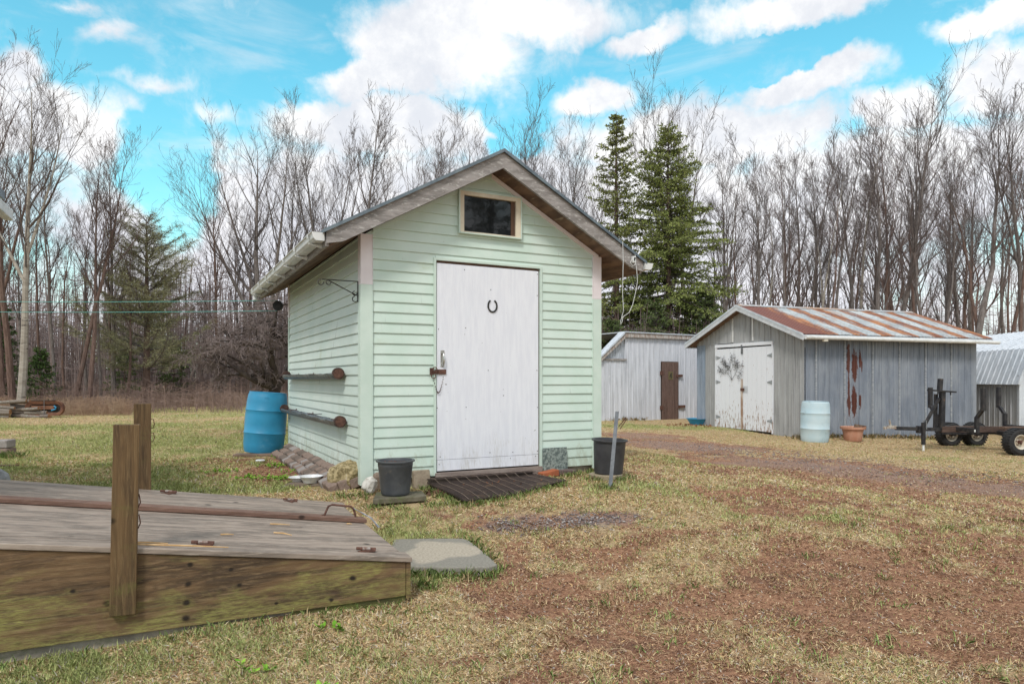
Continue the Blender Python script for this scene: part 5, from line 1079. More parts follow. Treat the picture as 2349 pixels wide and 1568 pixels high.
SPEC = {'tall': dict(seed=1, H=15, r0=.17, bstart=.35, nmain=20, spread=.6), 'tall2': dict(seed=2, H=15, r0=.15, bstart=.42, nmain=18, spread=.5, wander=.045), 'slim': dict(seed=3, H=12, r0=.09, bstart=.45, nmain=14, spread=.5, blen=.22),
        'slim2': dict(seed=4, H=12, r0=.085, bstart=.5, nmain=13, spread=.6, wander=.05, blen=.22), 'clump': dict(seed=5, H=14, r0=.23, bstart=.35, nmain=17, spread=.8, fork=((.25, .28, 2.9, 1), (.25, .35, .1, .95), (.33, .4, 1.4, .8), (.33, .45, 3.6, .85)), blen=.32),
        'fork': dict(seed=6, H=14, r0=.17, bstart=.4, nmain=15, spread=.6, fork=((.35, .26, .3, 1), (.5, .3, 3.3, .9))), 'lean': dict(seed=7, H=13, r0=.13, bstart=.4, nmain=15, spread=.55, lean=.16, wander=.05), 'lean2': dict(seed=8, H=13, r0=.12, bstart=.45, nmain=14, spread=.55, lean=-.13, wander=.05),
        'dense': dict(seed=9, H=13, r0=.14, bstart=.25, nmain=24, spread=.55, density=1.2, blen=.27), 'dense2': dict(seed=10, H=13, r0=.13, bstart=.3, nmain=24, spread=.5, density=1.2, blen=.25, wander=.045), 'birch': dict(seed=11, H=15, r0=.19, bstart=.40, nmain=16, spread=.8, lean=.13, wander=.02, fork=((.5, .35, .2, .9), (.42, .6, 3.0, .6)), blen=.33), 'crook': dict(seed=13, H=13, r0=.13, bstart=.3, nmain=10, spread=.8, wander=.10, blen=.36, fork=((.45, .5, 1.0, .7),)), 'sparse': dict(seed=14, H=13, r0=.12, bstart=.55, nmain=8, spread=.7, wander=.06, blen=.3), 'snag': dict(seed=15, H=9, r0=.12, bstart=.5, nmain=4, spread=.9, wander=.05, blen=.15),
        'birch2': dict(seed=12, H=12, r0=.09, bstart=.45, nmain=14, spread=.45, wander=.05, lean=.07)}
PROT = {}
def tree(kind, vx, depth, vtop, label, group=None, bark=None, rot=None, r_scale=1, cat='tree'):
    """vx, vtop: bearing of the stem and of the top as seen from the gate (photo frame), turned into a position and a height"""
    R = random.Random(int(vx*7+depth*13)); x = (vx-1174)/1565*depth; y = depth; z0 = gz(x, y); Ht = (868.6-vtop)/1565*depth+CZ-z0; sp_ = SPEC[kind]; tw = kind+('r' if bark is m_barkR else '')
    if tw not in PROT:
        tm, segs = bare_tree(**sp_); t_ = tm.build('trunk', bark or (m_birch if 'birch' in kind else m_bark), None, smooth=True)
        V, F = prisms(segs); c_ = npmesh('crown', V, F, m_twigR if bark is m_barkR else m_twig); zs = [v.co.z for v in t_.data.vertices]; PROT[tw] = (t_, c_, max(max(zs), V[:, 2].max()), [True])
    t0, c0, hh, fr = PROT[tw]; s = Ht/hh
    e = empty('birch_tree' if 'birch' in kind else 'bare_tree', (x, y, z0), R.uniform(-.5, .5) if rot is None else rot, label, cat, group); e.scale = (s*r_scale, s*r_scale, s)
    for q in (t0, c0):
        if fr[0]: o = q
        else: o = q.copy(); COL.objects.link(o)
        o.parent = e
    fr[0] = False; return e
# --- individually recognisable trees
tree('birch', 46, 24, 92, 'large pale birch leaning right at the left edge of the wood, behind the log pile', rot=0)
tree('tall', 30, 25, 100, 'straight reddish trunk left of the leaning birch at the photo edge', bark=m_barkR)
tree('fork', 4, 27, 150, 'bare tree cut by the left edge of the photo', bark=m_barkR)
tree('slim', 130, 27, 300, 'thin straight bare tree midway between the leaning birch and the dark forked tree')
tree('lean', 165, 26, 260, 'reddish trunk leaning right, just left of the dark tall tree', bark=m_barkR, rot=.1)
tree('tall2', 205, 26, 235, 'dark tall bare tree left of the bushy pine', bark=m_barkR)
tree('dense', 262, 30, 300, 'bare tree with fine upper twigs just left of the pine top')
tree('clump', 612, 32, 214, 'big many-stemmed bare tree rising behind the blue barrel')
tree('tall2', 655, 34, 240, 'bare tree directly behind the left eave of the green shed')
tree('fork', 735, 33, 222, 'tall forked bare tree above the left roof slope of the green shed')
tree('tall', 800, 33, 222, 'bare tree above the middle of the left roof slope')
tree('slim', 855, 34, 215, 'slim straight bare tree above the left roof slope, thinner than its neighbours')
tree('fork', 975, 34, 232, 'wide forked bare tree above the upper left roof slope', rot=2)
tree('tall2', 1060, 35, 205, 'bare tree just left of the green shed ridge')
tree('fork', 1195, 34, 204, 'twin-stemmed bare tree just right of the green shed ridge', rot=1.2)
tree('tall', 1288, 34, 290, 'lower bare tree between the ridge and the left spruce')
tree('fork', 1525, 31, 140, 'tall bare tree whose double top rises above the right spruce', rot=.2)
tree('tall2', 1568, 33, 175, 'bare tree close behind the right spruce')
tree('tall', 2035, 28, 125, 'tallest bare tree above the rusty roof of the grey shed')
tree('lean', 2060, 30, 175, 'right-leaning bare tree beside the tallest one above the rusty roof', rot=.2)
tree('birch2', 1952, 28, 240, 'pale birch leaning right above the rusty roof', rot=0)
tree('birch2', 1855, 27, 330, 'pale slim birch left of the tallest bare tree', rot=.6)
tree('birch2', 1900, 27, 360, 'pale thin birch with broken lower limbs above the roof ridge', rot=3.0)
tree('birch2', 1762, 28, 330, 'thin pale birch nearest the grey shed gable peak', rot=2.5)
tree('lean', 2200, 26, 150, 'stout right-leaning bare tree over the right end of the rusty roof', rot=-.1, r_scale=1.25)
tree('fork', 2335, 27, 140, 'forked bare tree at the right edge of the photo')
tree('snag', 1700, 29, 560, 'short broken-topped bare tree just right of the grey shed peak')
tree('crook', 2120, 27, 260, 'crooked wide-branched bare tree right of the tallest one')
# --- rows that cannot be told apart
R = random.Random(99); kinds = ['slim', 'slim2', 'dense', 'dense2', 'tall2', 'lean', 'lean2', 'tall', 'fork', 'crook', 'sparse', 'sparse']
def row(vxs, dep, tops, label, group, kk=kinds, barks=(None, m_barkR)):
    for vx in vxs: tree(R.choice(kk), vx+R.uniform(-7, 7), R.uniform(*dep), R.uniform(*tops), label, group, bark=R.choice(barks), rot=R.uniform(-.6, .6))
row(range(-10, 300, 27), (27, 34), (330, 480), 'thin reddish bare trunk in the crowded back of the left wood', 'left wood', ['slim', 'slim2', 'lean2', 'tall2'], (m_barkR, None))
row(range(300, 470, 28), (33, 40), (520, 640), 'low slim bare tree in the wood behind the bushy pine', 'trees behind the pine', ['slim', 'slim2', 'dense'])
row((505, 540, 575, 590, 640, 690, 715), (31, 38), (300, 480), 'bare tree in the thicket behind the apple tree', 'trees behind the apple tree')
row(range(770, 1380, 62), (34, 40), (270, 380), 'slim bare tree seen over the green shed roof', 'trees over the green roof', ['slim', 'slim2', 'tall2', 'dense', 'fork'], (None,))
row(range(1380, 1660, 50), (33, 38), (290, 470), 'slim bare tree in the wood behind the spruces', 'trees behind the spruces')
row(range(1650, 2350, 29), (25, 33), (255, 370), 'slender bare tree in the dense wood above the grey shed', 'wood above the grey shed', ['slim', 'slim2', 'dense', 'dense2', 'lean', 'lean2', 'crook', 'sparse', 'tall2', 'sparse'])
row(range(1660, 2350, 42), (33, 40), (300, 420), 'slender bare tree in the far rows of the wood on the right', 'far rows on the right', ['slim', 'slim2', 'dense', 'sparse', 'crook', 'lean2'])
# ================================================================ apple tree behind the barrel
def apple():
    R = random.Random(42); segs = []; tm = MB()
    def limb(p, d, L, r, lv):
        k = 6 if lv < 2 else 4; cp = []; rr = r
        for i in range(k):
            g_ = -.10 if lv >= 2 else .05
            d = (d+rvec(R)*.20+Vector((0, 0, g_))).normalized(); q = p+d*L/k; rn = max(.005, r*(1-(i+1)/k*.75)); cp.append((p, q, d, rr, rn)); p = q; rr = rn
        if lv < 2: tm.tube([cp[0][0]]+[c_[1] for c_ in cp], [cp[0][3]]+[c_[4] for c_ in cp], 8)
        else: segs.extend((c_[0], c_[1], c_[3], c_[4]) for c_ in cp)
        if lv < 5:
            for c_ in range({0: 6, 1: 8, 2: 5, 3: 3, 4: 2}[lv]):
                t = R.uniform(.25, 1)*k; i = min(k-1, int(t)); a, b_, dd, r_, _ = cp[i]; nd = (dd*.6+rvec(R)*.75+Vector((0, 0, .12 if lv < 2 else 0))).normalized()
                limb(a.lerp(b_, t-i), nd, L*R.uniform(.40, .62), max(.0055, r_*.5), lv+1)
    e = empty('apple_tree', (-4.85, 13.6, gz(-4.85, 13.6)), 0, 'gnarled dark apple tree with tangled grey twigs behind the blue barrel', 'tree')
    base = [(0, 0, -.1), (.02, 0, .4), (.10, 0, .75), (.14, 0, .95)]; tm.tube(base, [.15, .12, .115, .11], 10)
    for d in ((-.75, .1, .75), (.9, .1, .62), (.25, -.1, 1.0), (-1.0, -.3, .25)): limb(Vector((.14, 0, .92)), Vector(d).normalized(), 1.7 if d[0] > -.9 else 1.2, .08, 0)
    tm.build('trunk', mat('dark apple bark', (.045, .033, .03), (.09, .07, .06), 5, .95, bump=.8, bscale=14), e, smooth=True); V, F = prisms(segs); npmesh('crown', V, F, mat('greyish apple twigs', (.17, .13, .12), (.24, .19, .18), 2, .95), parent=e)
apple()
# ================================================================ conifers
def conifer(name, loc, H, Rm, label, seed, z0=.5, tones=((.045, .075, .022), (.10, .13, .045)), dens=1.0, droop=.12, gap=.33, nb=7, leaf=.085, shape=.85, upw=0, bark=None, lw=.28, group=None, r0=.14, irr=.35):
    R = np.random.RandomState(seed); e = empty(name, loc, 0, label, 'tree', group); segs = []; P = []; D = []
    z = z0
    while z < H-.15:
        f = (z-z0)/(H-z0); L0 = Rm*(1-f)**shape+.10; n = max(3, int(nb*R.uniform(.7, 1.2))); a0 = R.uniform(0, 6.28)
        for k in range(n):
            a = a0+2*pi*k/n+R.uniform(-.35, .35); L = L0*R.uniform(1-irr, 1+irr*.5)*(.45 if R.random() < irr*.35 else 1); o = np.array([cos(a), sin(a), 0.]); zz = z+R.uniform(-.12, .12); elev = upw*(1 if upw else 0)+(.55*f)-droop*(1-f)*1.3
            p = np.array([0, 0, zz]); m_ = max(3, int(L/.22)); d = o*cos(elev)+np.array([0, 0, sin(elev)]); rb = .012+.010*L
            for i in range(m_):
                t = i/m_; d = d+np.array([0, 0, (-.10*droop*6*(1-t)+.16*t)*.35])+R.normal(0, .05, 3); d /= np.linalg.norm(d); q = p+d*L/m_; segs.append((p, q, rb*(1-t*.8), rb*(1-(i+1)/m_*.8)))
                if t > .12:
                    ns = int(4*dens)+1
                    for s_ in range(ns):
                        sd_ = np.cross(d, [0, 0, 1]); sd_ /= np.linalg.norm(sd_)+1e-9; sg = 1 if (s_ % 2) else -1
                        td = d*.7+sd_*sg*R.uniform(.5, 1.1)+np.array([0, 0, R.uniform(-.55, .2)]); td /= np.linalg.norm(td); tl = L*.30*(1-.55*t)*R.uniform(.5, 1.1)+.05; p2 = p+(q-p)*R.random(); 
                        segs.append((p2, p2+td*tl, .006, .004)); nl = max(3, int(tl/.035*dens)); tt = R.uniform(.05, 1.05, nl); P.append(p2+td*tl*tt[:, None]); D.append(np.repeat(td[None], nl, 0))
                    nl = int(5*dens); tt = R.uniform(0, 1, nl); P.append(p+(q-p)*tt[:, None]); D.append(np.repeat(d[None], nl, 0))
                p = q
        z += gap*(1-.45*f)*R.uniform(.8, 1.2)
    P = np.concatenate(P); D = np.concatenate(D); n = len(P); d = D*.55+R.normal(0, .55, (n, 3)); d[:, 2] -= .05; d /= np.linalg.norm(d, axis=1, keepdims=True)
    s = np.cross(d, R.normal(0, 1, (n, 3))); s /= np.linalg.norm(s, axis=1, keepdims=True)+1e-9; l_ = leaf*R.uniform(.55, 1.3, (n, 1)); P = P+R.normal(0, .012, (n, 3))
    V = np.stack([P-s*l_*lw*.5, P+d*l_*.5-s*l_*lw, P+d*l_, P+d*l_*.5+s*l_*lw], 1).reshape(-1, 3)
    b_ = (np.arange(n)*4)[:, None]; F = b_+np.array([[0, 1, 2, 3]]); rnd = R.random(n)[:, None]*.8+.2*R.random((n, 1)); c_ = np.array(tones[0])*(1-rnd)+np.array(tones[1])*rnd
    V2, F2 = prisms(segs); 
    npmesh('needles', V, F, attrmat_needle, np.repeat(c_, 4, 0), parent=e)
    npmesh('branches', V2, F2, m_twig, parent=e)
    MB().tube([(0, 0, -.2), (0.02, 0, H*.4), (0, .02, H*.75), (0, 0, H)], [r0, r0*.72, r0*.4, .012], 8).build('trunk', bark or m_barkR, e, smooth=True); return e
attrmat_needle = attrmat('needles', .7)
def cpos(vx, d): x = (vx-1174)/1565*d; return (x, d, gz(x, d))
def hh(vt, d): return (868.6-vt)/1565*d+CZ
conifer('spruce_tree', cpos(1413, 27), hh(262, 27), 2.0, 'narrow spruce on the left, nearest the green shed eave', 1, .4, gap=.28, nb=7, shape=.66, dens=1.05, irr=.5, droop=.28, tones=((.12, .145, .04), (.26, .28, .09)))
conifer('spruce_tree', cpos(1532, 26.5), hh(290, 26.5), 3.1, 'broad dense spruce on the right, above the grey shed gable', 2, .4, gap=.26, nb=8, shape=.62, dens=1.15, irr=.5, droop=.28, tones=((.12, .155, .04), (.27, .30, .095)))
conifer('young_spruce', cpos(1405, 23.8), hh(735, 23.8), 1.5, 'low bushy young spruce behind the white metal shed, left one', 3, .1, gap=.2, tones=((.06, .09, .03), (.13, .16, .055)), r0=.05)
conifer('young_spruce', cpos(1500, 25), hh(690, 25), 1.9, 'low bushy young spruce behind the white metal shed, middle one', 4, .1, gap=.2, tones=((.06, .09, .03), (.13, .16, .055)), r0=.05)
conifer('young_spruce', cpos(1618, 25), hh(660, 25), 1.4, 'young spruce just left of the grey shed gable peak', 5, .1, gap=.22, tones=((.06, .09, .03), (.13, .16, .055)), r0=.05)
conifer('pine_tree', cpos(336, 29), hh(505, 29), 2.9, 'bushy olive green pine in front of the left wood', 6, 1.6, tones=((.20, .20, .10), (.34, .33, .19)), gap=.46, nb=6, leaf=.14, lw=.05, shape=.45, droop=-.05, upw=.16, dens=1.4, irr=.45, r0=.17)
conifer('young_fir', cpos(285, 32), hh(800, 32), .9, 'small green fir under the left side of the pine', 7, .5, tones=((.06, .10, .025), (.13, .18, .06)), gap=.2, r0=.04)
conifer('young_fir', cpos(398, 33), hh(790, 33), 1.0, 'small green fir under the right side of the pine', 8, .5, tones=((.06, .10, .025), (.13, .18, .06)), gap=.2, r0=.04)
conifer('young_fir', cpos(92, 26), hh(800, 26), .7, 'small green fir right of the leaning birch foot', 9, .3, tones=((.04, .08, .02), (.09, .14, .04)), gap=.2, r0=.04)
conifer('young_fir', cpos(6, 28), hh(700, 28), 1.0, 'dark green fir at the far left edge of the photo', 10, .3, tones=((.04, .07, .02), (.08, .12, .04)), gap=.22, r0=.05)
conifer('spruce_tree', (11.2, -1.6, -.1), 11, 2.6, 'tall spruce standing behind the viewer, mirrored in the gable window', 12, .3, gap=.4, nb=7, shape=.7, dens=.6)
# ================================================================ masses nobody could count
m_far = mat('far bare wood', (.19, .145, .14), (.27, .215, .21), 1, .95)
R = np.random.RandomState(5)
def sticks(n, vx, dep, h, r, lean, mat_, name, label, tw=0, twl=.5, seed=0):
    R = np.random.RandomState(seed); v = R.uniform(vx[0], vx[1], n); d = R.uniform(dep[0], dep[1], n); x = (v-1174)/1565*d; z = ground_z(x, d); hs = R.uniform(h[0], h[1], n); segs = []
    A = np.stack([x, d, z-.05], 1); l_ = R.normal(0, lean, (n, 2))*hs[:, None]; B = A+np.stack([l_[:, 0], l_[:, 1], hs], 1); rr = R.uniform(r[0], r[1], n)
    for i in range(n):
        segs.append((A[i], B[i], rr[i], rr[i]*.35))
        for _ in range(tw):
            t = R.uniform(.1, 1); p = A[i]+(B[i]-A[i])*t; q = p+np.array([R.normal(0, 1), R.normal(0, 1), R.uniform(-.2, 1.0)])*twl*R.uniform(.4, 1.2); segs.append((p, q, rr[i]*.35+.003, .003))
    V, F = prisms(segs); o = npmesh(name, V, F, mat_); return prop(o, label, 'woodland', kind='stuff')
sticks(1700, (-150, 760), (34, 58), (3.5, 8.5), (.015, .06), .05, m_far, 'far_wood', 'far grey-brown mass of bare woodland on the left', 12, .9, 1)
sticks(1300, (1350, 2600), (36, 58), (3, 8), (.015, .06), .05, m_far, 'far_wood', 'far grey-brown mass of bare woodland on the right', 12, .9, 2)
sticks(400, (740, 1400), (40, 58), (3, 7), (.02, .06), .05, m_twigR, 'far_wood', 'far bare woodland behind the green shed', 10, 1.2, 3)
m_brush = mat('red brown brush', (.20, .135, .115), (.30, .215, .18), 1.5, .95)
sticks(900, (-100, 560), (24.5, 31), (.3, 1.2), (.006, .014), .12, m_brush, 'underbrush', 'reddish brown brush along the foot of the left wood', 5, .35, 4)
sticks(600, (380, 780), (31, 37), (.4, 1.6), (.006, .014), .12, m_brush, 'underbrush', 'brown brush behind the blue barrel', 6, .4, 5)
sticks(2200, (-60, 300), (22.9, 26), (.2, .7), (.004, .009), .25, mat('tan dry weeds', (.30, .19, .13), (.40, .29, .20), 2, .95), 'dry_weeds', 'tan dry weeds at the foot of the left wood', 2, .15, 6)
sticks(2500, (290, 760), (29.5, 33), (.2, .7), (.004, .009), .25, mat('tan dry weeds', (.3, .2, .1)), 'dry_weeds', 'tan dry weeds along the lawn edge behind the barrel', 2, .15, 7)
sticks(900, (1370, 1700), (24, 30), (1, 4), (.01, .03), .08, m_twigR, 'underbrush', 'thin brown brush behind the white metal shed', 6, .5, 8)
# ================================================================ grass, gravel, weeds
m_grass = attrmat('grass blades', .85)
def inside(x, y):
    """where no grass grows"""
    a, b_ = w2s(x, y); k = (a > -.02) & (a < SW+.02) & (b_ > -.03) & (b_ < SL)
    k |= (a > .62) & (a < 1.82) & (b_ > -.90+.24*(a-.6)) & (b_ < 0)
    k |= (a > -.33) & (a < 0) & (b_ > .05) & (b_ < 3.9)
    dx = x-BO[0]; dy = y-BO[1]; u = dx*cos(BA)+dy*sin(BA); v = -dx*sin(BA)+dy*cos(BA); k |= (u < .03) & (v > -.0) & (v < 1.93)
    px, py = x+.49, y-4.78; k |= (py > -.37) & (py < .38) & (px > -.37-.0*py) & (px < .27-.34*py)
    px, py = x+1.0, y-5.97; k |= (abs(px+.02) < .25) & (abs(py) < .2)
    k |= ((x-.98)**2+(y-7.1)**2 < .17**2) | ((x+3.66)**2+(y-10.04)**2 < .25**2)
    k |= (abs(x+2.0) < .24) & (abs(y-6.98) < .11)
    gxx = (x-GO[0])*cos(GT)+(y-GO[1])*sin(GT); gyy = -(x-GO[0])*sin(GT)+(y-GO[1])*cos(GT); k |= (gxx > -.02) & (gyy > -.02)
    return k
def blades(n, y0, y1, seed, long=1.0, wsc=1.0):
    R = np.random.RandomState(seed); y = y0*(y1/y0)**R.random(n); x = R.uniform(-.86, .86, n)*(y+.3)
    dirt, green, grav, n1, n2, n4 = masks(x, y); clump = fbm(x, y, 14, 91, 2)
    keep = ~inside(x, y) & (R.random(n) < (1-.45*dirt)*(1-.7*grav)*(.35+1.1*sstep(.25, .75, clump)))
    x, y, dirt, green, grav, n1, n2, clump = [q[keep] for q in (x, y, dirt, green, grav, n1, n2, clump)]; n = len(x); z = ground_z(x, y)+(n2-.5)*.022-.012*dirt+.001
    sc = 1+.045*np.minimum(y-2, 14); L = R.uniform(.012, .034, n)*sc*long*(1+.5*green)*(1-.25*dirt); wd = R.uniform(.0007, .0014, n)*(1+.30*(y-2))*wsc
    isg = R.random(n) < np.clip(green*1.15+.13-.1*dirt, 0, .9); az_ = R.uniform(0, 2*pi, n); til = np.where(isg, R.uniform(.1, .9, n), R.uniform(.9, 1.52, n))
    dx, dy = np.cos(az_), np.sin(az_); sx_, sy_ = -dy, dx; bend = R.uniform(.1, .6, n)
    p0 = np.stack([x, y, z], 1); H = np.stack([dx*np.sin(til), dy*np.sin(til), np.cos(til)], 1); H2 = np.stack([dx*np.sin(til+bend), dy*np.sin(til+bend), np.maximum(np.cos(til+bend), -.1)], 1)
    s_ = np.stack([sx_, sy_, R.normal(0, .5, n)], 1)*wd[:, None]; mid = p0+H*L[:, None]*.55; tip = mid+H2*L[:, None]*.55
    V = np.stack([p0-s_, p0+s_, mid+s_*.8, tip, mid-s_*.8], 1).reshape(-1, 3); b_ = (np.arange(n)*5)[:, None]; F = b_+np.array([[0, 1, 2, 3, 4]])
    t = R.random((n, 1)); g_ = np.array([.28, .34, .11])*(1-t)+np.array([.52, .54, .24])*t
    pal = np.array([[.72, .55, .32], [.60, .44, .25], [.80, .68, .46], [.48, .31, .18], [.68, .46, .22]]); st = pal[R.randint(0, 5, n)]*R.uniform(.75, 1.08, (n, 1))
    br = np.array([[.30, .165, .10], [.40, .24, .15], [.50, .33, .21], [.22, .125, .085]])[R.randint(0, 4, n)]
    c_ = np.where(isg[:, None], g_, st); c_ = np.where((R.random(n) < dirt*.9)[:, None] & ~isg[:, None], br, c_)
    gry = (R.random(n) < .04)[:, None]; c_ = np.where(gry, np.array([.55, .50, .44]), c_)
    return V, F, np.repeat(c_, 5, 0)
V, F, c_ = blades(720000, 1.9, 9.5, 1); o = npmesh('grass', V, F, m_grass, c_); prop(o, 'short straw-coloured and green lawn grass in the foreground', 'grass', kind='stuff')
V, F, c_ = blades(600000, 8.5, 36, 2, .85, .5); o = npmesh('grass', V, F, m_grass, c_); prop(o, 'short pale lawn grass farther back between the sheds and the wood', 'grass', kind='stuff')
# longer green tufts along edges
def tufts(pts, n, r, L, seed, name='grass_tuft', gcol=((.17, .28, .07), (.38, .48, .18)), label='longer green grass tufts along slabs, pots and walls', dry=.2, til=.5):
    R = np.random.RandomState(seed); Vs = []; C_ = []
    for (x, y) in pts:
        m = int(n*R.uniform(.6, 1.4)); px = x+R.normal(0, r, m); py = y+R.normal(0, r, m); ok = ~inside(px, py); px, py = px[ok], py[ok]; m = len(px); z = ground_z(px, py)
        az_ = R.uniform(0, 2*pi, m); t = np.abs(R.normal(0, til, m)); l_ = R.uniform(.5, 1.2, m)*L; d = np.stack([np.cos(az_)*np.sin(t), np.sin(az_)*np.sin(t), np.cos(t)], 1); t2 = t+R.uniform(.2, .9, m); d2 = np.stack([np.cos(az_)*np.sin(t2), np.sin(az_)*np.sin(t2), np.cos(t2)], 1)
        s_ = np.stack([-np.sin(az_), np.cos(az_), 0*az_], 1)*R.uniform(.0013, .0028, (m, 1)); p0 = np.stack([px, py, z], 1); md = p0+d*l_[:, None]*.5; tp = md+d2*l_[:, None]*.5
        Vs.append(np.stack([p0-s_, p0+s_, md+s_*.8, tp, md-s_*.8], 1).reshape(-1, 3)); q = R.random((m, 1)); cc = np.array(gcol[0])*(1-q)+np.array(gcol[1])*q; cc = np.where(R.random((m, 1)) < dry, np.array([.6, .46, .27]), cc); C_.append(np.repeat(cc, 5, 0))
    V = np.concatenate(Vs); n_ = len(V)//5; F = (np.arange(n_)*5)[:, None]+np.array([[0, 1, 2, 3, 4]]); o = npmesh(name, V, F, m_grass, np.concatenate(C_)); return prop(o, label, 'grass', kind='stuff')
R = random.Random(3)
def along(p, q, n, j=.03): return [(p[0]+(q[0]-p[0])*(i+R.random())/n+R.gauss(0, j), p[1]+(q[1]-p[1])*(i+R.random())/n+R.gauss(0, j)) for i in range(n)]
E1 = along((-.80, 4.36), (-.12, 4.33), 22, .02)+along((-.08, 4.40), (-.32, 5.2), 16, .03)+along((-.45, 4.05), (-.6, 4.3), 5)
tufts(E1, 16, .025, .075, 4)
E2 = along(s2w(.55, -.12), s2w(.62, -.92), 18, .025)+along(s2w(.62, -.95), s2w(1.8, -.68), 22, .03)+along(s2w(1.86, -.2), s2w(1.86, -.65), 8, .03)+along((-1.2, 5.72), (-.72, 5.85), 10)+along((.75, 6.95), (1.22, 6.98), 14, .04)+along(s2w(2.1, -.2), s2w(2.62, -.12), 14, .04)+along((.8, 6.5), (1.0, 6.5), 5)+along((-1.5, 6.1), (-1.25, 6.1), 8, .04)
tufts(E2, 22, .035, .06, 5)
tufts([b2w(-R.uniform(0, 2.6), -R.uniform(.02, .16)) for _ in range(45)], 7, .03, .055, 6, dry=.3, label='sparse blades leaning against the foot of the plank box')
E3 = [(s2w(R.uniform(.1, 2.6), -R.uniform(1.2, 4))) for _ in range(0)]+[(R.uniform(-1.2, 5), R.uniform(2.3, 6)) for _ in range(150)]
tufts(E3, 16, .03, .045, 7, dry=.35, til=.8, label='scattered small green grass tufts on the worn ground')
tufts([(R.uniform(-2.2, 3.8), R.uniform(2.0, 5.5)) for _ in range(170)], 15, .035, .05, 17, gcol=((.48, .33, .18), (.68, .54, .34)), dry=.5, til=1.1, label='scattered dry straw tufts on the worn ground')
tufts(along((6.2, 15.0), (6.5, 15.1), 6)+along(( 6.6, 15.1), (11.0, 16.6), 60, .06)+along((4.0, 20.6), (2.3, 20.0), 30, .1), 14, .07, .14, 8, gcol=((.22, .22, .08), (.34, .30, .14)), dry=.6, label='rough grass along the foot of the metal sheds')
tufts([(-7.3+R.uniform(-.3, .3), 9.8+R.uniform(-.2, .2)) for _ in range(30)], 20, .06, .10, 9, label='green grass at the foot of the wall blocks')
# bright weeds on the bare bed
def weeds():
    R = np.random.RandomState(8); V = []; F = []; C_ = []
    for (cx, cy, r, n) in ((-3.05, 9.55, .22, 60), (-2.95, 8.6, .16, 40), (-2.45, 8.1, .2, 45), (-2.55, 7.45, .2, 45), (-2.95, 7.55, .2, 25), (-1.95, 7.45, .12, 35), (-2.15, 8.1, .1, 30), (-3.4, 8.1, .2, 25), (-2.4, 8.9, .15, 30), (-2.1, 7.2, .12, 22), (-.92, 3.45, .08, 5), (-1.1, 2.95, .1, 5), (-.75, 2.75, .06, 4)):
        for _ in range(n):
            x, y = cx+R.normal(0, r*.6), cy+R.normal(0, r*.35); z = float(ground_z([x], [y])[0]); m = R.randint(5, 9); h = R.uniform(.01, .04)
            for k in range(m):
                a = R.uniform(0, 6.28); e = R.uniform(.1, .9); l_ = R.uniform(.015, .04); d = np.array([cos(a)*cos(e), sin(a)*cos(e), sin(e)]); s_ = np.array([-sin(a), cos(a), 0])*l_*.3; p = np.array([x, y, z+h*R.random()]); b_ = len(V)
                V += [p, p+d*l_*.5+s_, p+d*l_, p+d*l_*.5-s_]; F.append([b_, b_+1, b_+2, b_+3]); t = R.random(); C_ += [np.array([.10, .25, .02])*(1-t)+np.array([.27, .46, .06])*t]*4
    o = npmesh('weeds', np.array(V), np.array(F), m_grass, np.array(C_)); prop(o, 'bright green weeds on the bare ground below the edging stones', 'weeds', kind='stuff')
weeds()
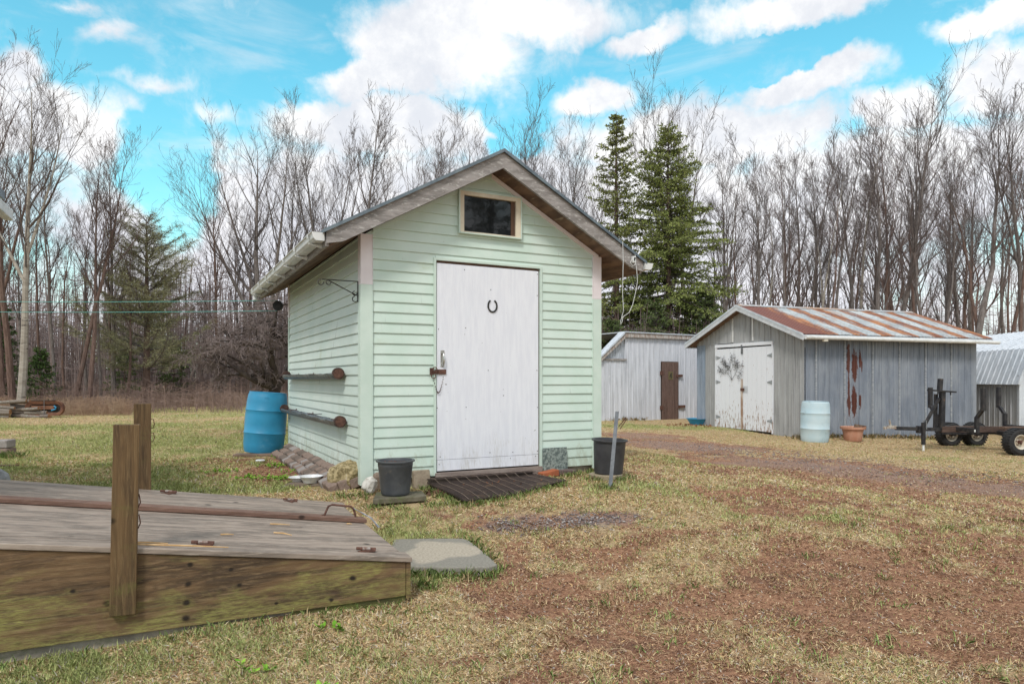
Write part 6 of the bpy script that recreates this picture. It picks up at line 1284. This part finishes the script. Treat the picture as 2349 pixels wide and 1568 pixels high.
# loose stones
m_stone = attrmat('loose stones', .85)
def gravel(n, fn, rr, seed, label, pal):
    R = np.random.RandomState(seed); x, y = fn(R, n); k = ~inside(x, y); x, y = x[k], y[k]; n = len(x); r = rr[0]*(rr[1]/rr[0])**(R.random(n)**1.8); z = ground_z(x, y)+r*.15
    base = np.array([[1, 0, 0], [-1, 0, 0], [0, 1, 0], [0, -1, 0], [0, 0, .7], [0, 0, -.5], [.6, .6, .35], [-.6, .55, .3], [.5, -.65, .3], [-.6, -.5, .35]]); Fb = np.array([[0, 6, 4], [6, 2, 4], [2, 7, 4], [7, 1, 4], [1, 9, 4], [9, 3, 4], [3, 8, 4], [8, 0, 4], [0, 2, 6], [2, 1, 7], [1, 3, 9], [3, 0, 8], [0, 5, 2], [2, 5, 1], [1, 5, 3], [3, 5, 0]])
    a = R.uniform(0, 6.28, n); V = base[None]*R.uniform(.65, 1.2, (n, 10, 3))*np.stack([r, r*R.uniform(.6, 1, n), r*R.uniform(.45, .8, n)], 1)[:, None]; ca, sa = np.cos(a)[:, None], np.sin(a)[:, None]
    V = np.stack([V[..., 0]*ca-V[..., 1]*sa, V[..., 0]*sa+V[..., 1]*ca, V[..., 2]], -1)+np.stack([x, y, z], 1)[:, None]; F = (np.arange(n)*10)[:, None, None]+Fb[None]
    c_ = np.array(pal)[R.randint(0, len(pal), n)]*R.uniform(.7, 1.15, (n, 1)); o = npmesh('gravel', V.reshape(-1, 3), F.reshape(-1, 3), m_stone, np.repeat(c_, 10, 0)); prop(o, label, 'gravel', kind='stuff')
GP = [(.30, .27, .27), (.22, .19, .19), (.42, .38, .36), (.26, .17, .14), (.17, .14, .14)]
def f1(R, n): t = R.random(n) < .35; return np.where(t, R.normal(.0, .13, n), R.normal(.62, .24, n)), np.where(t, R.normal(5.55, .09, n), R.normal(5.62, .10, n))
gravel(1500, f1, (.005, .017), 1, 'loose grey gravel patch in front of the door mat', GP)
def f2(R, n):
    t = R.random(n); x = 2.6+t*6.5+R.normal(0, .7, n); y = 12.2-t*5.4+R.normal(0, .6, n); return x, y
gravel(5000, f2, (.006, .02), 2, 'fine stones on the worn drive crossing to the right', GP)
def f3(R, n): y = 2*(6.5/2)**R.random(n); return R.uniform(-.3, .82, n)*y, y
gravel(1800, f3, (.003, .009), 3, 'scattered small stones on the worn foreground', [(.33, .22, .18), (.25, .16, .13), (.45, .40, .37), (.20, .15, .13)])
# twigs and straw stalks lying about
def stalks():
    R = np.random.RandomState(4); segs = []
    for _ in range(1500):
        y = 2*(8/2)**R.random(); x = R.uniform(-.7, .82)*y
        if inside(np.array([x]), np.array([y]))[0]: continue
        z = float(ground_z([x], [y])[0])+.012; L = R.uniform(.03, .10); a = R.uniform(0, 6.28); m = np.array([x, y, z]); d = np.array([cos(a), sin(a), R.normal(0, .12)]); e = np.array([-sin(a), cos(a), 0])*R.normal(0, .25)
        segs += [(m-d*L/2, m+e*L*.2, .0014, .0013), (m+e*L*.2, m+d*L/2, .0013, .0008)]
    V, F = prisms(segs); o = npmesh('straw_litter', V, F, mat('pale straw litter', (.55, .40, .24), (.34, .22, .14), 3, .9)); prop(o, 'loose straw stalks and twigs lying on the lawn', 'straw', kind='stuff')
stalks()
